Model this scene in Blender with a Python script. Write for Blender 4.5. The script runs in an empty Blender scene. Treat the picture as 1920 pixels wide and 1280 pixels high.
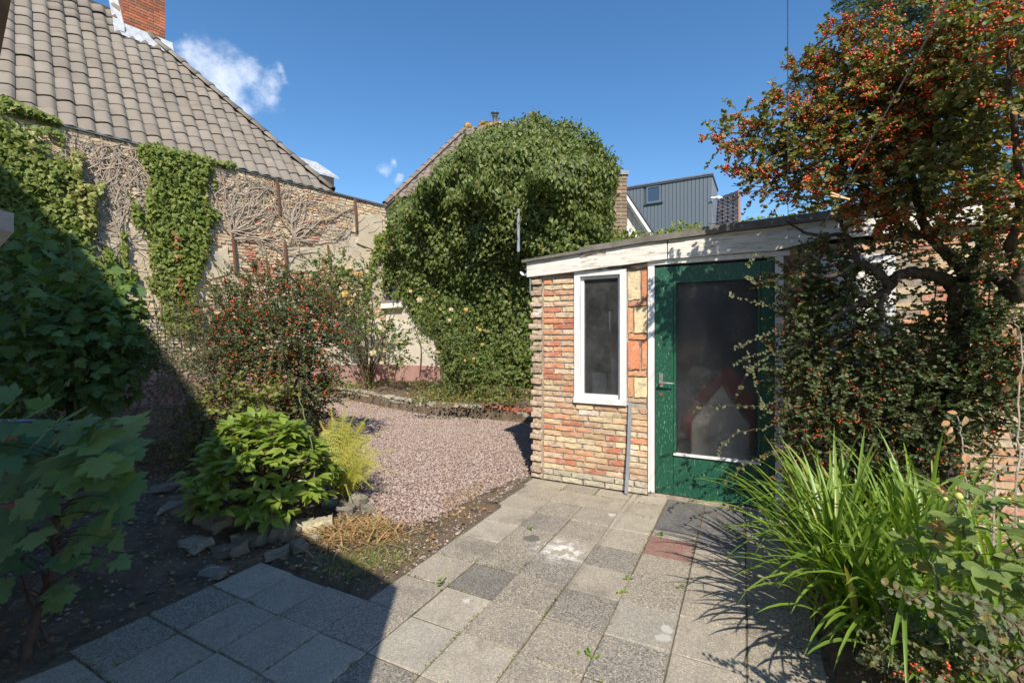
import bpy, math, random
import numpy as np
from mathutils import Vector, Matrix

# ------------------------------------------------------------------ camera, sky, sun, exposure
sc = bpy.context.scene
COL = sc.collection
H, F, YH = 1.36, 850.0, 635.0
cam = bpy.data.cameras.new("camera"); camo = bpy.data.objects.new("camera", cam); COL.objects.link(camo)
camo.location = (0, 0, H); camo.rotation_euler = (math.pi/2, 0, 0)
cam.sensor_width = 36; cam.lens = F/1920*36; cam.shift_y = -5/1920; cam.clip_end = 2000; cam.clip_start = .02
sc.camera = camo
SUN = np.array([-.09, 1.0, -.90]); SUN /= np.linalg.norm(SUN)      # direction the light travels
EL = math.asin(-SUN[2]); ROT = math.atan2(-SUN[0], -SUN[1])
world = bpy.data.worlds.new("World"); sc.world = world; world.use_nodes = True
sun = bpy.data.lights.new("sun", 'SUN'); sun.energy = 4.1; sun.angle = math.radians(.5); sun.color = (1.0, .925, .80)
suno = bpy.data.objects.new("sun", sun); COL.objects.link(suno)
suno.rotation_euler = Vector(SUN).to_track_quat('-Z', 'Y').to_euler(); suno.location = (2, -6, 9)
sc.view_settings.view_transform = 'Standard'; sc.view_settings.look = 'None'
sc.view_settings.gamma = 1; sc.view_settings.use_curve_mapping = False
sc.view_settings.exposure = 0.70
SKY = .15

def build_world():
    nt = world.node_tree; N = nt.nodes; L = nt.links; N.clear()
    out = N.new('ShaderNodeOutputWorld'); bg = N.new('ShaderNodeBackground'); bg.inputs[1].default_value = SKY
    sky = N.new('ShaderNodeTexSky'); sky.sky_type = 'NISHITA'; sky.sun_disc = False
    sky.sun_elevation = EL; sky.sun_rotation = ROT; sky.air_density = 1.0; sky.dust_density = .25; sky.ozone_density = 1.6
    tc = N.new('ShaderNodeTexCoord')
    wob = N.new('ShaderNodeTexNoise'); wob.inputs['Scale'].default_value = 13; wob.inputs['Detail'].default_value = 9
    wob.inputs['Roughness'].default_value = .62
    L.new(tc.outputs['Generated'], wob.inputs['Vector'])
    wv = N.new('ShaderNodeTexNoise'); wv.inputs['Scale'].default_value = 11; wv.inputs['Detail'].default_value = 5
    L.new(tc.outputs['Generated'], wv.inputs['Vector']); sv = N.new('ShaderNodeVectorMath'); sv.operation = 'MULTIPLY_ADD'
    L.new(wv.outputs['Color'], sv.inputs[0]); sv.inputs[1].default_value = (.10, .10, .10); sv.inputs[2].default_value = (-.05, -.05, -.05)
    av = N.new('ShaderNodeVectorMath'); av.operation = 'ADD'; L.new(tc.outputs['Generated'], av.inputs[0]); L.new(sv.outputs[0], av.inputs[1])
    lumps = [(345,95,24),(372,118,40),(415,140,46),(460,158,44),(500,172,28),(440,185,30),(480,200,22),(520,186,14),(528,150,9),(345,60,10),
             (718,313,16),(742,306,10),(752,338,10),(745,356,9)]
    last = None
    for (px, py, r) in lumps:
        d = np.array([(px-960)/F, 1, (YH-py)/F]); n = np.linalg.norm(d); d /= n
        s = N.new('ShaderNodeVectorMath'); s.operation = 'DISTANCE'; s.inputs[1].default_value = d
        L.new(av.outputs[0], s.inputs[0])
        m = N.new('ShaderNodeMath'); m.operation = 'MULTIPLY_ADD'; m.inputs[1].default_value = -1/(r/F/n*1.9); m.inputs[2].default_value = 1
        L.new(s.outputs['Value'], m.inputs[0])
        mm = N.new('ShaderNodeMath'); mm.operation = 'MAXIMUM'; mm.inputs[1].default_value = 0
        L.new(m.outputs[0], mm.inputs[0])
        if last is not None:
            a = N.new('ShaderNodeMath'); a.operation = 'SMOOTH_MAX'; a.inputs[2].default_value = .12
            L.new(mm.outputs[0], a.inputs[0]); L.new(last, a.inputs[1]); last = a.outputs[0]
        else: last = mm.outputs[0]
    nz = N.new('ShaderNodeMath'); nz.operation = 'MULTIPLY_ADD'; nz.inputs[1].default_value = 3.6; nz.inputs[2].default_value = -2.05
    L.new(wob.outputs['Fac'], nz.inputs[0])
    add = N.new('ShaderNodeMath'); add.operation = 'ADD'; L.new(last, add.inputs[0]); L.new(nz.outputs[0], add.inputs[1])
    gate = N.new('ShaderNodeMapRange'); gate.inputs['From Min'].default_value = .10; gate.inputs['From Max'].default_value = .5
    L.new(last, gate.inputs[0])
    mr = N.new('ShaderNodeMapRange'); mr.interpolation_type = 'SMOOTHSTEP'
    mr.inputs['From Min'].default_value = .0; mr.inputs['From Max'].default_value = 1.25; mr.inputs['To Max'].default_value = .72
    L.new(add.outputs[0], mr.inputs[0])
    gm = N.new('ShaderNodeMath'); gm.operation = 'MULTIPLY'; L.new(mr.outputs[0], gm.inputs[0]); L.new(gate.outputs[0], gm.inputs[1])
    hs = N.new('ShaderNodeHueSaturation'); hs.inputs['Saturation'].default_value = 1.26; hs.inputs['Value'].default_value = .77
    L.new(sky.outputs[0], hs.inputs['Color'])
    mix = N.new('ShaderNodeMix'); mix.data_type = 'RGBA'; mix.inputs['B'].default_value = (4.6, 4.9, 5.6, 1)
    L.new(gm.outputs[0], mix.inputs['Factor']); L.new(hs.outputs[0], mix.inputs['A'])
    L.new(mix.outputs['Result'], bg.inputs[0]); L.new(bg.outputs[0], out.inputs[0])
build_world()

# ------------------------------------------------------------------ small maths
def P(px, py, D): return np.array([(px-960)/F*D, D, H-(py-YH)/F*D])
def ray(px, py): return np.array([(px-960)/F, 1, (YH-py)/F])
def G(px, py, z=0.0):
    D = (H-z)*F/(py-YH); return np.array([(px-960)/F*D, D, z])
O0 = np.array([.209, 4.446, 0.]); DU = np.array([.890, -.456, 0.]); DV = np.array([.456, .890, 0.])
UP = np.array([0, 0, 1.])
def Lw(u, v, z=0.0): return O0 + DU*u + DV*v + UP*z           # yard frame: u along the shed front, v into the shed
def uv_of(p): q = np.asarray(p)-O0; return q@DU, q@DV
def shed_u(px):
    r = (px-960)/F; return (r*O0[1]-O0[0])/(DU[0]-r*DU[1])
def nrm(a): a = np.asarray(a, float); return a/np.maximum(np.linalg.norm(a, axis=-1, keepdims=True), 1e-9)
def rng(s): return np.random.default_rng(abs(int(s)))
class Plane:                                                     # vertical plane: origin, along-direction, normal
    def __init__(s, o, a, n): s.o = np.array(o, float); s.a = nrm(a); s.n = nrm(n)
    def hit(s, px, py):
        d = ray(px, py); c = np.array([0, 0, H]); t = ((s.o-c)@s.n)/(d@s.n); p = c+d*t
        return np.array([(p-s.o)@s.a, p[2]])
    def pt(s, st, off=0):
        st = np.atleast_2d(st); return s.o*[1, 1, 0]+st[:, :1]*s.a+st[:, 1:2]*UP+s.n*np.reshape(off, (-1, 1))
def inpoly(p, poly):
    x, y = p[:, 0], p[:, 1]; c = np.zeros(len(p), bool); n = len(poly)
    for i in range(n):
        x1, y1 = poly[i]; x2, y2 = poly[(i+1) % n]
        if y1 == y2: continue
        k = ((y1 > y) != (y2 > y)) & (x < (x2-x1)*(y-y1)/(y2-y1)+x1); c ^= k
    return c
def polydist(p, poly):
    d = np.full(len(p), 1e9); n = len(poly)
    for i in range(n):
        a = np.array(poly[i]); b = np.array(poly[(i+1) % n]); ab = b-a
        t = np.clip(((p-a)@ab)/(ab@ab+1e-12), 0, 1); d = np.minimum(d, np.linalg.norm(p-a-t[:, None]*ab, axis=1))
    return d
def sample_poly(poly, n, r):
    poly = np.array(poly); lo, hi = poly.min(0), poly.max(0); out = []; m = 0
    while m < n:
        q = r.uniform(lo, hi, (n*2, 2)); q = q[inpoly(q, poly)]; out.append(q); m += len(q)
    return np.concatenate(out)[:n]
def vnoise(p, freq=1.0, seed=0):
    p = np.asarray(p, float)*freq
    if p.shape[1] == 2: p = np.c_[p, np.full(len(p), seed*7.13)]
    i = np.floor(p).astype(np.int64); f = p-i; f = f*f*(3-2*f); r = 0
    for dx in (0, 1):
        for dy in (0, 1):
            for dz in (0, 1):
                h = (i[:, 0]+dx)*73856093 ^ (i[:, 1]+dy)*19349663 ^ (i[:, 2]+dz)*83492791 ^ (seed*2654435761 & 0x7fffffff)
                h = (h ^ (h >> 13))*1274126177; h = (h ^ (h >> 16)) & 0xffff
                w = (f[:, 0] if dx else 1-f[:, 0])*(f[:, 1] if dy else 1-f[:, 1])*(f[:, 2] if dz else 1-f[:, 2])
                r = r+w*h/65535.
    return r
def fbm(p, freq=1., seed=0, o=3): return sum(vnoise(p, freq*2**k, seed+k)*.5**k for k in range(o))/sum(.5**k for k in range(o))

# ------------------------------------------------------------------ meshes and objects
def mesh(name, V, Fs, mat=None, smooth=False):
    """V (n,3); Fs list of int arrays (m,k)"""
    if not isinstance(Fs, (list, tuple)): Fs = [Fs]
    Fs = [np.asarray(f, np.int64) for f in Fs if len(f)]
    me = bpy.data.meshes.new(name); V = np.asarray(V, np.float32)
    me.vertices.add(len(V)); me.vertices.foreach_set('co', V.ravel())
    li = np.concatenate([f.ravel() for f in Fs]); tot = np.concatenate([np.full(len(f), f.shape[1]) for f in Fs])
    st = np.concatenate([[0], np.cumsum(tot)[:-1]])
    me.loops.add(len(li)); me.loops.foreach_set('vertex_index', li.astype(np.int32))
    me.polygons.add(len(tot)); me.polygons.foreach_set('loop_start', st.astype(np.int32))
    me.polygons.foreach_set('use_smooth', np.full(len(tot), bool(smooth)))
    me.update(calc_edges=True)
    if mat: me.materials.append(mat)
    return me
def wl(o):
    v = np.zeros(3)
    while o is not None: v = v+np.array(o.location); o = o.parent
    return v
def props(o, label=None, cat=None, group=None, kind=None):
    if label: o['label'] = label
    if cat: o['category'] = cat
    if group: o['group'] = group
    if kind: o['kind'] = kind
    return o
def thing(name, label, cat, loc, group=None, kind=None):
    o = bpy.data.objects.new(name, None); COL.objects.link(o); o.location = loc; o.empty_display_size = .1
    return props(o, label, cat, group, kind)
def put(name, V, Fs, mat, parent=None, smooth=False, **kw):     # one mesh object from world-space vertices
    base = wl(parent) if parent else np.asarray(V).mean(0)*[1, 1, 0]
    o = bpy.data.objects.new(name, mesh(name, np.asarray(V)-base, Fs, mat, smooth)); COL.objects.link(o)
    if parent: o.parent = parent
    else: o.location = base
    return props(o, **kw)
def inst(name, me, M, parent, color=None):                       # object sharing a mesh; M = 4x4 world matrix
    o = bpy.data.objects.new(name, me); COL.objects.link(o); o.parent = parent
    M = M.copy(); M[:3, 3] -= wl(parent); o.matrix_basis = Matrix(M.tolist())
    if color is not None: o.color = tuple(color)
    return o
def M4(R, t, s=1):
    M = np.eye(4); M[:3, :3] = np.asarray(R)*np.reshape(s, (1, -1)) if np.ndim(s) else np.asarray(R)*s; M[:3, 3] = t; return M
def frames(y, z):                                                # columns x,y,z for arrays of directions
    y = nrm(y); x = nrm(np.cross(y, z)); z = np.cross(x, y); return np.stack([x, y, z], -1)
def scatter(tV, tF, pos, R, s):
    n = len(pos); tV = np.asarray(tV, float); s = np.asarray(s, float)
    v = tV[None]*(s.reshape(n, 1, -1) if s.ndim else s)
    V = np.einsum('nij,nkj->nki', R, v)+np.asarray(pos)[:, None]
    Fs = [(np.asarray(f)[None]+(np.arange(n)*len(tV))[:, None, None]).reshape(-1, np.asarray(f).shape[1]) for f in tF]
    return V.reshape(-1, 3), Fs
class Acc:
    def __init__(s): s.V = []; s.F = {}; s.n = 0
    def add(s, V, Fs):
        if not isinstance(Fs, (list, tuple)): Fs = [Fs]
        V = np.asarray(V, float)
        for f in Fs:
            f = np.asarray(f)
            if len(f): s.F.setdefault(f.shape[1], []).append(f+s.n)
        s.V.append(V); s.n += len(V); return s
    def get(s): return np.concatenate(s.V), [np.concatenate(f) for f in s.F.values()]
    def put(s, name, mat, parent=None, **kw): V, Fs = s.get(); return put(name, V, Fs, mat, parent, **kw)
BOXF = np.array([(0,3,2,1),(4,5,6,7),(0,1,5,4),(1,2,6,5),(2,3,7,6),(3,0,4,7)])
def boxV(a, b, c, o):                                            # box spanned by three vectors from corner o
    a, b, c, o = map(np.asarray, (a, b, c, o)); return np.array([o, o+a, o+a+b, o+b, o+c, o+a+c, o+a+b+c, o+b+c])
def prism(poly3, d):                                             # extrude planar polygon by d
    p = np.asarray(poly3, float); n = len(p); V = np.r_[p, p+np.asarray(d)]
    q = [(i, (i+1) % n, (i+1) % n+n, i+n) for i in range(n)]
    return V, [np.array([list(range(n))[::-1]]), np.array([list(range(n, 2*n))]), np.array(q)]
def tube(pts, rad, k=6, cap=True):
    pts = np.asarray(pts, float); n = len(pts); rad = np.broadcast_to(rad, n)
    t = nrm(np.gradient(pts, axis=0)); ref = np.array([0.31, .17, .93]) if abs(t[:, 2]).mean() < .8 else np.array([.9, .4, .1])
    x = nrm(np.cross(t, ref)); y = np.cross(t, x); a = np.arange(k)*2*np.pi/k
    V = pts[:, None]+rad[:, None, None]*(np.cos(a)[None, :, None]*x[:, None]+np.sin(a)[None, :, None]*y[:, None])
    i = np.arange(n-1)[:, None]*k; j = np.arange(k)[None]; j2 = (j+1) % k
    Fq = np.stack([i+j, i+j2, i+k+j2, i+k+j], -1).reshape(-1, 4)
    Fs = [Fq]
    if cap: Fs.append(np.array([list(range(k))[::-1], [(n-1)*k+q for q in range(k)]]))
    return V.reshape(-1, 3), Fs
def curve(pts, n=10, wob=0, r=None):                             # Catmull-Rom through points
    p = np.asarray(pts, float); p = np.r_[[2*p[0]-p[1]], p, [2*p[-1]-p[-2]]]; out = []
    for i in range(1, len(p)-2):
        t = np.linspace(0, 1, n, endpoint=False)[:, None]
        out.append(.5*(2*p[i]+(p[i+1]-p[i-1])*t+(2*p[i-1]-5*p[i]+4*p[i+1]-p[i+2])*t**2+(3*p[i]-p[i-1]-3*p[i+1]+p[i+2])*t**3))
    out = np.r_[np.concatenate(out), [p[-2]]]
    if wob: out[1:-1] += r.normal(0, wob, out[1:-1].shape)
    return out
def rough_box(seed, nx=3, ny=1, nz=1, jit=.06, rnd=.12):         # unit box with worn faces
    r = rng(seed); idx = {}; V = []; Fq = []
    def vid(i, j, k):
        key = (i, j, k)
        if key not in idx:
            q = np.array([i/nx-.5, j/ny-.5, k/nz-.5]); e = np.abs(q) > .499
            if e.sum() >= 2: q = q*(1-rnd*e*(.4+r.random()))
            q = q+r.normal(0, jit, 3)*[.25, 1, 1]; idx[key] = len(V); V.append(q)
        return idx[key]
    for i in range(nx):
        for j in range(ny):
            for k, s in ((0, 1), (nz, 0)):
                f = [vid(i,j,k), vid(i,j+1,k), vid(i+1,j+1,k), vid(i+1,j,k)]; Fq.append(f if s else f[::-1])
    for i in range(nx):
        for k in range(nz):
            for j, s in ((0, 1), (ny, 0)):
                f = [vid(i,j,k), vid(i+1,j,k), vid(i+1,j,k+1), vid(i,j,k+1)]; Fq.append(f if s else f[::-1])
    for j in range(ny):
        for k in range(nz):
            for i, s in ((0, 1), (nx, 0)):
                f = [vid(i,j,k), vid(i,j,k+1), vid(i,j+1,k+1), vid(i,j+1,k)]; Fq.append(f if s else f[::-1])
    return np.array(V), [np.array(Fq)]
ICO = None
def ico():
    global ICO
    if ICO is None:
        t = (1+5**.5)/2; v = nrm(np.array([(-1,t,0),(1,t,0),(-1,-t,0),(1,-t,0),(0,-1,t),(0,1,t),(0,-1,-t),(0,1,-t),(t,0,-1),(t,0,1),(-t,0,-1),(-t,0,1)]))
        f = np.array([(0,11,5),(0,5,1),(0,1,7),(0,7,10),(0,10,11),(1,5,9),(5,11,4),(11,10,2),(10,7,6),(7,1,8),(3,9,4),(3,4,2),(3,2,6),(3,6,8),(3,8,9),(4,9,5),(2,4,11),(6,2,10),(8,6,7),(9,8,1)])
        ICO = (v, [f])
    return ICO
OCT = (np.array([(1,0,0),(-1,0,0),(0,1,0),(0,-1,0),(0,0,1),(0,0,-1.)]), [np.array([(0,2,4),(2,1,4),(1,3,4),(3,0,4),(2,0,5),(1,2,5),(3,1,5),(0,3,5)])])

# ------------------------------------------------------------------ materials
def mat_new(name):
    m = bpy.data.materials.new(name); m.use_nodes = True; nt = m.node_tree; nt.nodes.clear()
    out = nt.nodes.new('ShaderNodeOutputMaterial'); return m, nt, nt.nodes, nt.links, out
def ramp(N, cols, pos=None):
    r = N.new('ShaderNodeValToRGB'); e = r.color_ramp.elements
    pos = pos or [i/(len(cols)-1) for i in range(len(cols))]
    while len(e) < len(cols): e.new(.5)
    for i, (p, c) in enumerate(zip(pos, cols)): e[i].position = p; e[i].color = (*c[:3], 1)
    return r
def noise(N, L, vec, scale, detail=4, rough=.55):
    n = N.new('ShaderNodeTexNoise'); n.inputs['Scale'].default_value = scale; n.inputs['Detail'].default_value = detail
    n.inputs['Roughness'].default_value = rough; L.new(vec, n.inputs['Vector']); return n.outputs['Fac']
def mixc(N, L, f, a, b, mode='MIX'):
    m = N.new('ShaderNodeMix'); m.data_type = 'RGBA'; m.blend_type = mode; m.clamp_factor = True
    for k, v in (('Factor', f), ('A', a), ('B', b)):
        if hasattr(v, 'links'): L.new(v, m.inputs[k])
        elif k == 'Factor': m.inputs[k].default_value = v
        else: m.inputs[k].default_value = (*v[:3], 1)
    return m.outputs['Result']
def mrange(N, L, v, a, b, c=0, d=1):
    m = N.new('ShaderNodeMapRange'); L.new(v, m.inputs[0])
    for i, q in zip((1, 2, 3, 4), (a, b, c, d)): m.inputs[i].default_value = q
    return m.outputs[0]
def islrand(N, L):
    g = N.new('ShaderNodeNewGeometry'); o = N.new('ShaderNodeObjectInfo'); a = N.new('ShaderNodeMath'); a.operation = 'ADD'
    L.new(g.outputs['Random Per Island'], a.inputs[0]); L.new(o.outputs['Random'], a.inputs[1])
    f = N.new('ShaderNodeMath'); f.operation = 'FRACT'; L.new(a.outputs[0], f.inputs[0]); return f.outputs[0]
def leaf_mat(name, cols, pos=None, trans=.32, rough=.42, spec=.5, vein=False, tint=(1.5, 1.6, .55)):
    m, nt, N, L, out = mat_new(name)
    r = ramp(N, cols, pos); L.new(islrand(N, L), r.inputs[0]); col = r.outputs[0]
    tc = N.new('ShaderNodeTexCoord'); nz = noise(N, L, tc.outputs['Object'], 6, 3)
    col = mixc(N, L, .5, col, ramp_out(N, L, nz, [(.55,.55,.55),(1.35,1.35,1.3)]), 'MULTIPLY')
    b = N.new('ShaderNodeBsdfPrincipled'); L.new(col, b.inputs['Base Color']); b.inputs['Roughness'].default_value = rough
    b.inputs['Specular IOR Level'].default_value = spec
    t = N.new('ShaderNodeBsdfTranslucent'); tcol = mixc(N, L, 1, col, tint, 'MULTIPLY'); L.new(tcol, t.inputs[0])
    mx = N.new('ShaderNodeMixShader'); mx.inputs[0].default_value = trans; L.new(b.outputs[0], mx.inputs[1]); L.new(t.outputs[0], mx.inputs[2])
    if vein:
        bp = N.new('ShaderNodeBump'); bp.inputs['Strength'].default_value = .5; bp.inputs['Distance'].default_value = .01
        w = noise(N, L, tc.outputs['Object'], 14 if vein is True else vein, 3); L.new(w, bp.inputs['Height']); L.new(bp.outputs[0], b.inputs['Normal'])
    L.new(mx.outputs[0], out.inputs[0]); return m
def ramp_out(N, L, v, cols, pos=None):
    r = ramp(N, cols, pos); L.new(v, r.inputs[0]); return r.outputs[0]
def solid(name, base, var=None, scale=8, rough=.8, bump=.3, bscale=60, metal=0, obj=True, spec=.3, layers=(), objcol=False, isl=None, dist=.004, stretch=None):
    """general weathered surface: base, variation colour by noise, layers [(colour, scale, lo, hi)], fine bump"""
    m, nt, N, L, out = mat_new(name)
    tc = N.new('ShaderNodeTexCoord')
    if obj: vec = tc.outputs['Object']
    else:
        g = N.new('ShaderNodeNewGeometry'); vec = g.outputs['Position']
    if stretch:
        mp = N.new('ShaderNodeMapping'); mp.inputs['Scale'].default_value = stretch; L.new(vec, mp.inputs[0]); vec = mp.outputs[0]
    if isl: col = ramp_out(N, L, islrand(N, L), isl)
    elif objcol:
        oi = N.new('ShaderNodeObjectInfo'); col = oi.outputs['Color']
    else:
        rgb = N.new('ShaderNodeRGB'); rgb.outputs[0].default_value = (*base, 1); col = rgb.outputs[0]
    if var is not None:
        col = mixc(N, L, mrange(N, L, noise(N, L, vec, scale, 6, .6), .35, .65), col, var)
    for (c, s, lo, hi) in layers:
        col = mixc(N, L, mrange(N, L, noise(N, L, vec, s, 5, .65), lo, hi), col, c)
    b = N.new('ShaderNodeBsdfPrincipled'); L.new(col, b.inputs['Base Color']); b.inputs['Roughness'].default_value = rough
    b.inputs['Metallic'].default_value = metal; b.inputs['Specular IOR Level'].default_value = spec
    if bump:
        bp = N.new('ShaderNodeBump'); bp.inputs['Strength'].default_value = bump; bp.inputs['Distance'].default_value = dist
        L.new(noise(N, L, vec, bscale, 5, .65), bp.inputs['Height']); L.new(bp.outputs[0], b.inputs['Normal'])
    L.new(b.outputs[0], out.inputs[0]); return m

MT = {}
MT['soil'] = solid('soil', (.16,.115,.078), (.08,.06,.042), 6, .95, 1, 90, obj=False, dist=.012, layers=[((.26,.18,.115), 25, .55, .7), ((.08,.08,.035), 3, .60, .72)])
MT['farground'] = solid('farground', (.08,.08,.05), (.05,.06,.03), .5, .95, 0)
MT['gravelbase'] = solid('gravelbase', (.30,.19,.16), (.2,.13,.11), 60, .95, 1, 160, obj=False, dist=.006, layers=[((.16,.11,.08), 2.5, .6, .75)])
MT['gravel'] = solid('gravel', (0,0,0), None, rough=.8, bump=0, isl=[(.27,.19,.16),(.36,.275,.235),(.31,.225,.19),(.45,.375,.33),(.33,.245,.21),(.22,.155,.13),(.50,.43,.385),(.36,.27,.23)])
MT['pebble'] = solid('pebble', (0,0,0), None, rough=.85, bump=.3, isl=[(.2,.17,.14),(.34,.28,.24),(.14,.11,.09),(.30,.18,.15),(.42,.38,.33)])
MT['joint'] = solid('joint', (.17,.14,.10), (.09,.075,.05), 30, .95, 1, 150, obj=False, layers=[((.04,.055,.02), 5, .56, .66)])
MT['litter'] = leaf_mat('litter', [(.28,.16,.07),(.36,.24,.1),(.16,.09,.05),(.42,.33,.16),(.3,.13,.05)], trans=.15, rough=.7)
MT['bark'] = solid('bark', (.10,.075,.055), (.045,.034,.026), 25, .85, 1, 60, dist=.008, stretch=(1,1,.35), layers=[((.16,.15,.12), 9, .6, .7)])
MT['twig'] = solid('twig', (.13,.075,.05), (.07,.045,.03), 30, .7, .3)
MT['cane'] = solid('cane', (.13,.12,.05), (.09,.05,.03), 12, .6, .3)
MT['greenstem'] = solid('greenstem', (.13,.17,.06), (.08,.10,.04), 12, .6, .2)
MT['drystem'] = solid('drystem', (.48,.40,.32), (.32,.26,.21), 20, .85, .4)
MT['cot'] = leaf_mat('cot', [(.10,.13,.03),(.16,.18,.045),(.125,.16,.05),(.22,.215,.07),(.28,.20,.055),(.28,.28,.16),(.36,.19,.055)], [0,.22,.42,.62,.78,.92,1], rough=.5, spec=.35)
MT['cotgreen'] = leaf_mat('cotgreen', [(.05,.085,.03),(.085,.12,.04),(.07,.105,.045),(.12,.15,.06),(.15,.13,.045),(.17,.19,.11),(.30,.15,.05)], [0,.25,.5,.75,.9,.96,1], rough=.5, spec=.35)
MT['cotgrey'] = leaf_mat('cotgrey', [(.09,.12,.05),(.13,.155,.08),(.16,.18,.11),(.10,.13,.05),(.22,.17,.05)], rough=.55, spec=.35)
MT['berry'] = solid('berry', (0,0,0), None, rough=.28, bump=0, spec=.5, isl=[(.55,.05,.02),(.65,.09,.03),(.45,.03,.015),(.66,.14,.04),(.6,.06,.02)])
MT['ivy'] = leaf_mat('ivy', [(.09,.14,.022),(.16,.21,.035),(.125,.175,.028),(.21,.25,.05),(.25,.28,.07),(.16,.205,.035)], rough=.5, spec=.35)
MT['ivyd'] = leaf_mat('ivyd', [(.05,.075,.018),(.09,.125,.026),(.11,.155,.033),(.15,.20,.045),(.20,.235,.065),(.24,.26,.08),(.34,.22,.05)], [0,.2,.45,.7,.9,.985,1], rough=.48, spec=.4)
MT['ivyy'] = leaf_mat('ivyy', [(.22,.24,.05),(.30,.30,.08),(.16,.20,.04),(.42,.38,.14)], rough=.45)
MT['ivyr'] = leaf_mat('ivyr', [(.35,.09,.03),(.28,.14,.04),(.4,.16,.05)], rough=.45)
MT['ivyshade'] = leaf_mat('ivyshade', [(.03,.065,.022),(.045,.085,.03),(.065,.11,.04),(.035,.07,.03)], rough=.3)
MT['maple'] = leaf_mat('maple', [(.10,.20,.09),(.14,.255,.11),(.17,.29,.10),(.21,.31,.10),(.115,.22,.10)], rough=.4, spec=.5, vein=30)
MT['syc'] = leaf_mat('syc', [(.08,.145,.045),(.115,.19,.055),(.15,.23,.065),(.09,.16,.05)], rough=.5, spec=.35)
MT['peony'] = leaf_mat('peony', [(.14,.21,.03),(.20,.28,.04),(.25,.33,.05),(.17,.245,.04),(.31,.36,.07),(.24,.12,.05)], [0,.3,.55,.75,.95,1], rough=.4, vein=20)
MT['fern'] = leaf_mat('fern', [(.36,.35,.05),(.46,.43,.08),(.29,.32,.05),(.5,.42,.11)], trans=.35, rough=.6)
MT['blade'] = leaf_mat('blade', [(.12,.20,.028),(.16,.26,.035),(.21,.32,.045),(.14,.225,.04),(.28,.36,.07),(.40,.33,.11)], [0,.3,.55,.75,.95,1], rough=.4, spec=.5)
MT['rose'] = leaf_mat('rose', [(.09,.14,.03),(.13,.18,.04),(.10,.15,.045),(.17,.21,.055),(.28,.2,.06)], [0,.3,.6,.92,1], rough=.5)
MT['roseb'] = leaf_mat('roseb', [(.14,.21,.05),(.19,.26,.065),(.15,.22,.055),(.22,.28,.08),(.5,.24,.07)], [0,.3,.6,.88,1], rough=.5, vein=20)
MT['petal'] = leaf_mat('petal', [(.85,.60,.20),(.85,.66,.3),(.82,.55,.16)], trans=.3, rough=.6, tint=(1,1,1))
MT['petalw'] = leaf_mat('petalw', [(.82,.74,.5),(.84,.70,.45),(.8,.75,.58)], trans=.3, rough=.6, tint=(1,1,1))
MT['spruce'] = leaf_mat('spruce', [(.035,.07,.02),(.055,.10,.03),(.045,.085,.03),(.08,.13,.045)], trans=.15, rough=.5)
MT['drygrass'] = leaf_mat('drygrass', [(.42,.24,.10),(.5,.34,.16),(.32,.18,.08),(.3,.3,.1)], trans=.25, rough=.7, tint=(1,1,1))
MT['grass'] = leaf_mat('grass', [(.10,.16,.03),(.2,.24,.06),(.36,.28,.12),(.14,.19,.04)], trans=.3, rough=.55)
MT['lowplant'] = leaf_mat('lowplant', [(.10,.14,.03),(.17,.20,.04),(.24,.24,.05),(.08,.12,.03),(.30,.22,.06)], trans=.3, rough=.5)
MT['dryleaf'] = leaf_mat('dryleaf', [(.5,.30,.16),(.42,.22,.10),(.55,.4,.24)], trans=.2, rough=.7, tint=(1,1,1))
# ------------------------------------------------------------------ leaf shapes (x across, y along, z up; length 1)
def fan(outline, mid=(0, .5, 0), z=None):
    V = np.array([mid]+[(x, y, z(x, y) if z else 0) for x, y in outline], float); n = len(outline)
    return V, [np.array([(0, i+1, (i+1) % n+1) for i in range(n)])]
def rib(widths, fold=.25, droop=.2, n=None):                     # leaf made of two rows of quads folded on its midrib
    n = len(widths); V = []; 
    for i, w in enumerate(widths):
        y = i/(n-1); z = -droop*y*y
        V += [(-w, y, z+fold*w), (0, y, z), (w, y, z+fold*w)]
    f = []
    for i in range(n-1):
        a = i*3; f += [(a, a+1, a+4, a+3), (a+1, a+2, a+5, a+4)]
    return np.array(V, float), [np.array(f)]
def sym(pts): return [p for p in pts]+[(-x, y) for x, y in pts[::-1] if x != 0]
def maple_leaf(seed):
    r = rng(seed); P_ = [(0,0),(.10,-.06),(.26,-.10),(.30,-.02),(.42,-.04),(.50,.08),(.40,.15),(.54,.22),(.56,.34),(.66,.47),(.52,.46),(.42,.48),(.26,.42),(.33,.56),(.36,.68),(.24,.70),(.17,.82),(.08,.87),(0,1.0)]
    o = P_[:-1]+[(0, 1)]+[(-x, y) for x, y in P_[1:-1][::-1]]
    o = [(x+r.normal(0, .012), y+r.normal(0, .012)) for x, y in o]; k = r.uniform(.05, .16); ph = r.uniform(0, 6)
    n = len(o); V = [(0, .12, 0)]+[(x, y, -k*(x*x+(y-.2)**2)+.025*math.sin(5*math.atan2(x, y-.12)+ph)) for x, y in o]
    V += [(x*.5, .12+(y-.12)*.5, -k*.3*(x*x+(y-.2)**2)+.004) for x, y in o]; f4 = []; f3 = []
    for i in range(n):
        j = (i+1) % n; f4.append((1+i, 1+j, 1+n+j, 1+n+i)); f3.append((0, 1+n+i, 1+n+j))
    return np.array(V, float), [np.array(f4), np.array(f3)]
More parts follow.
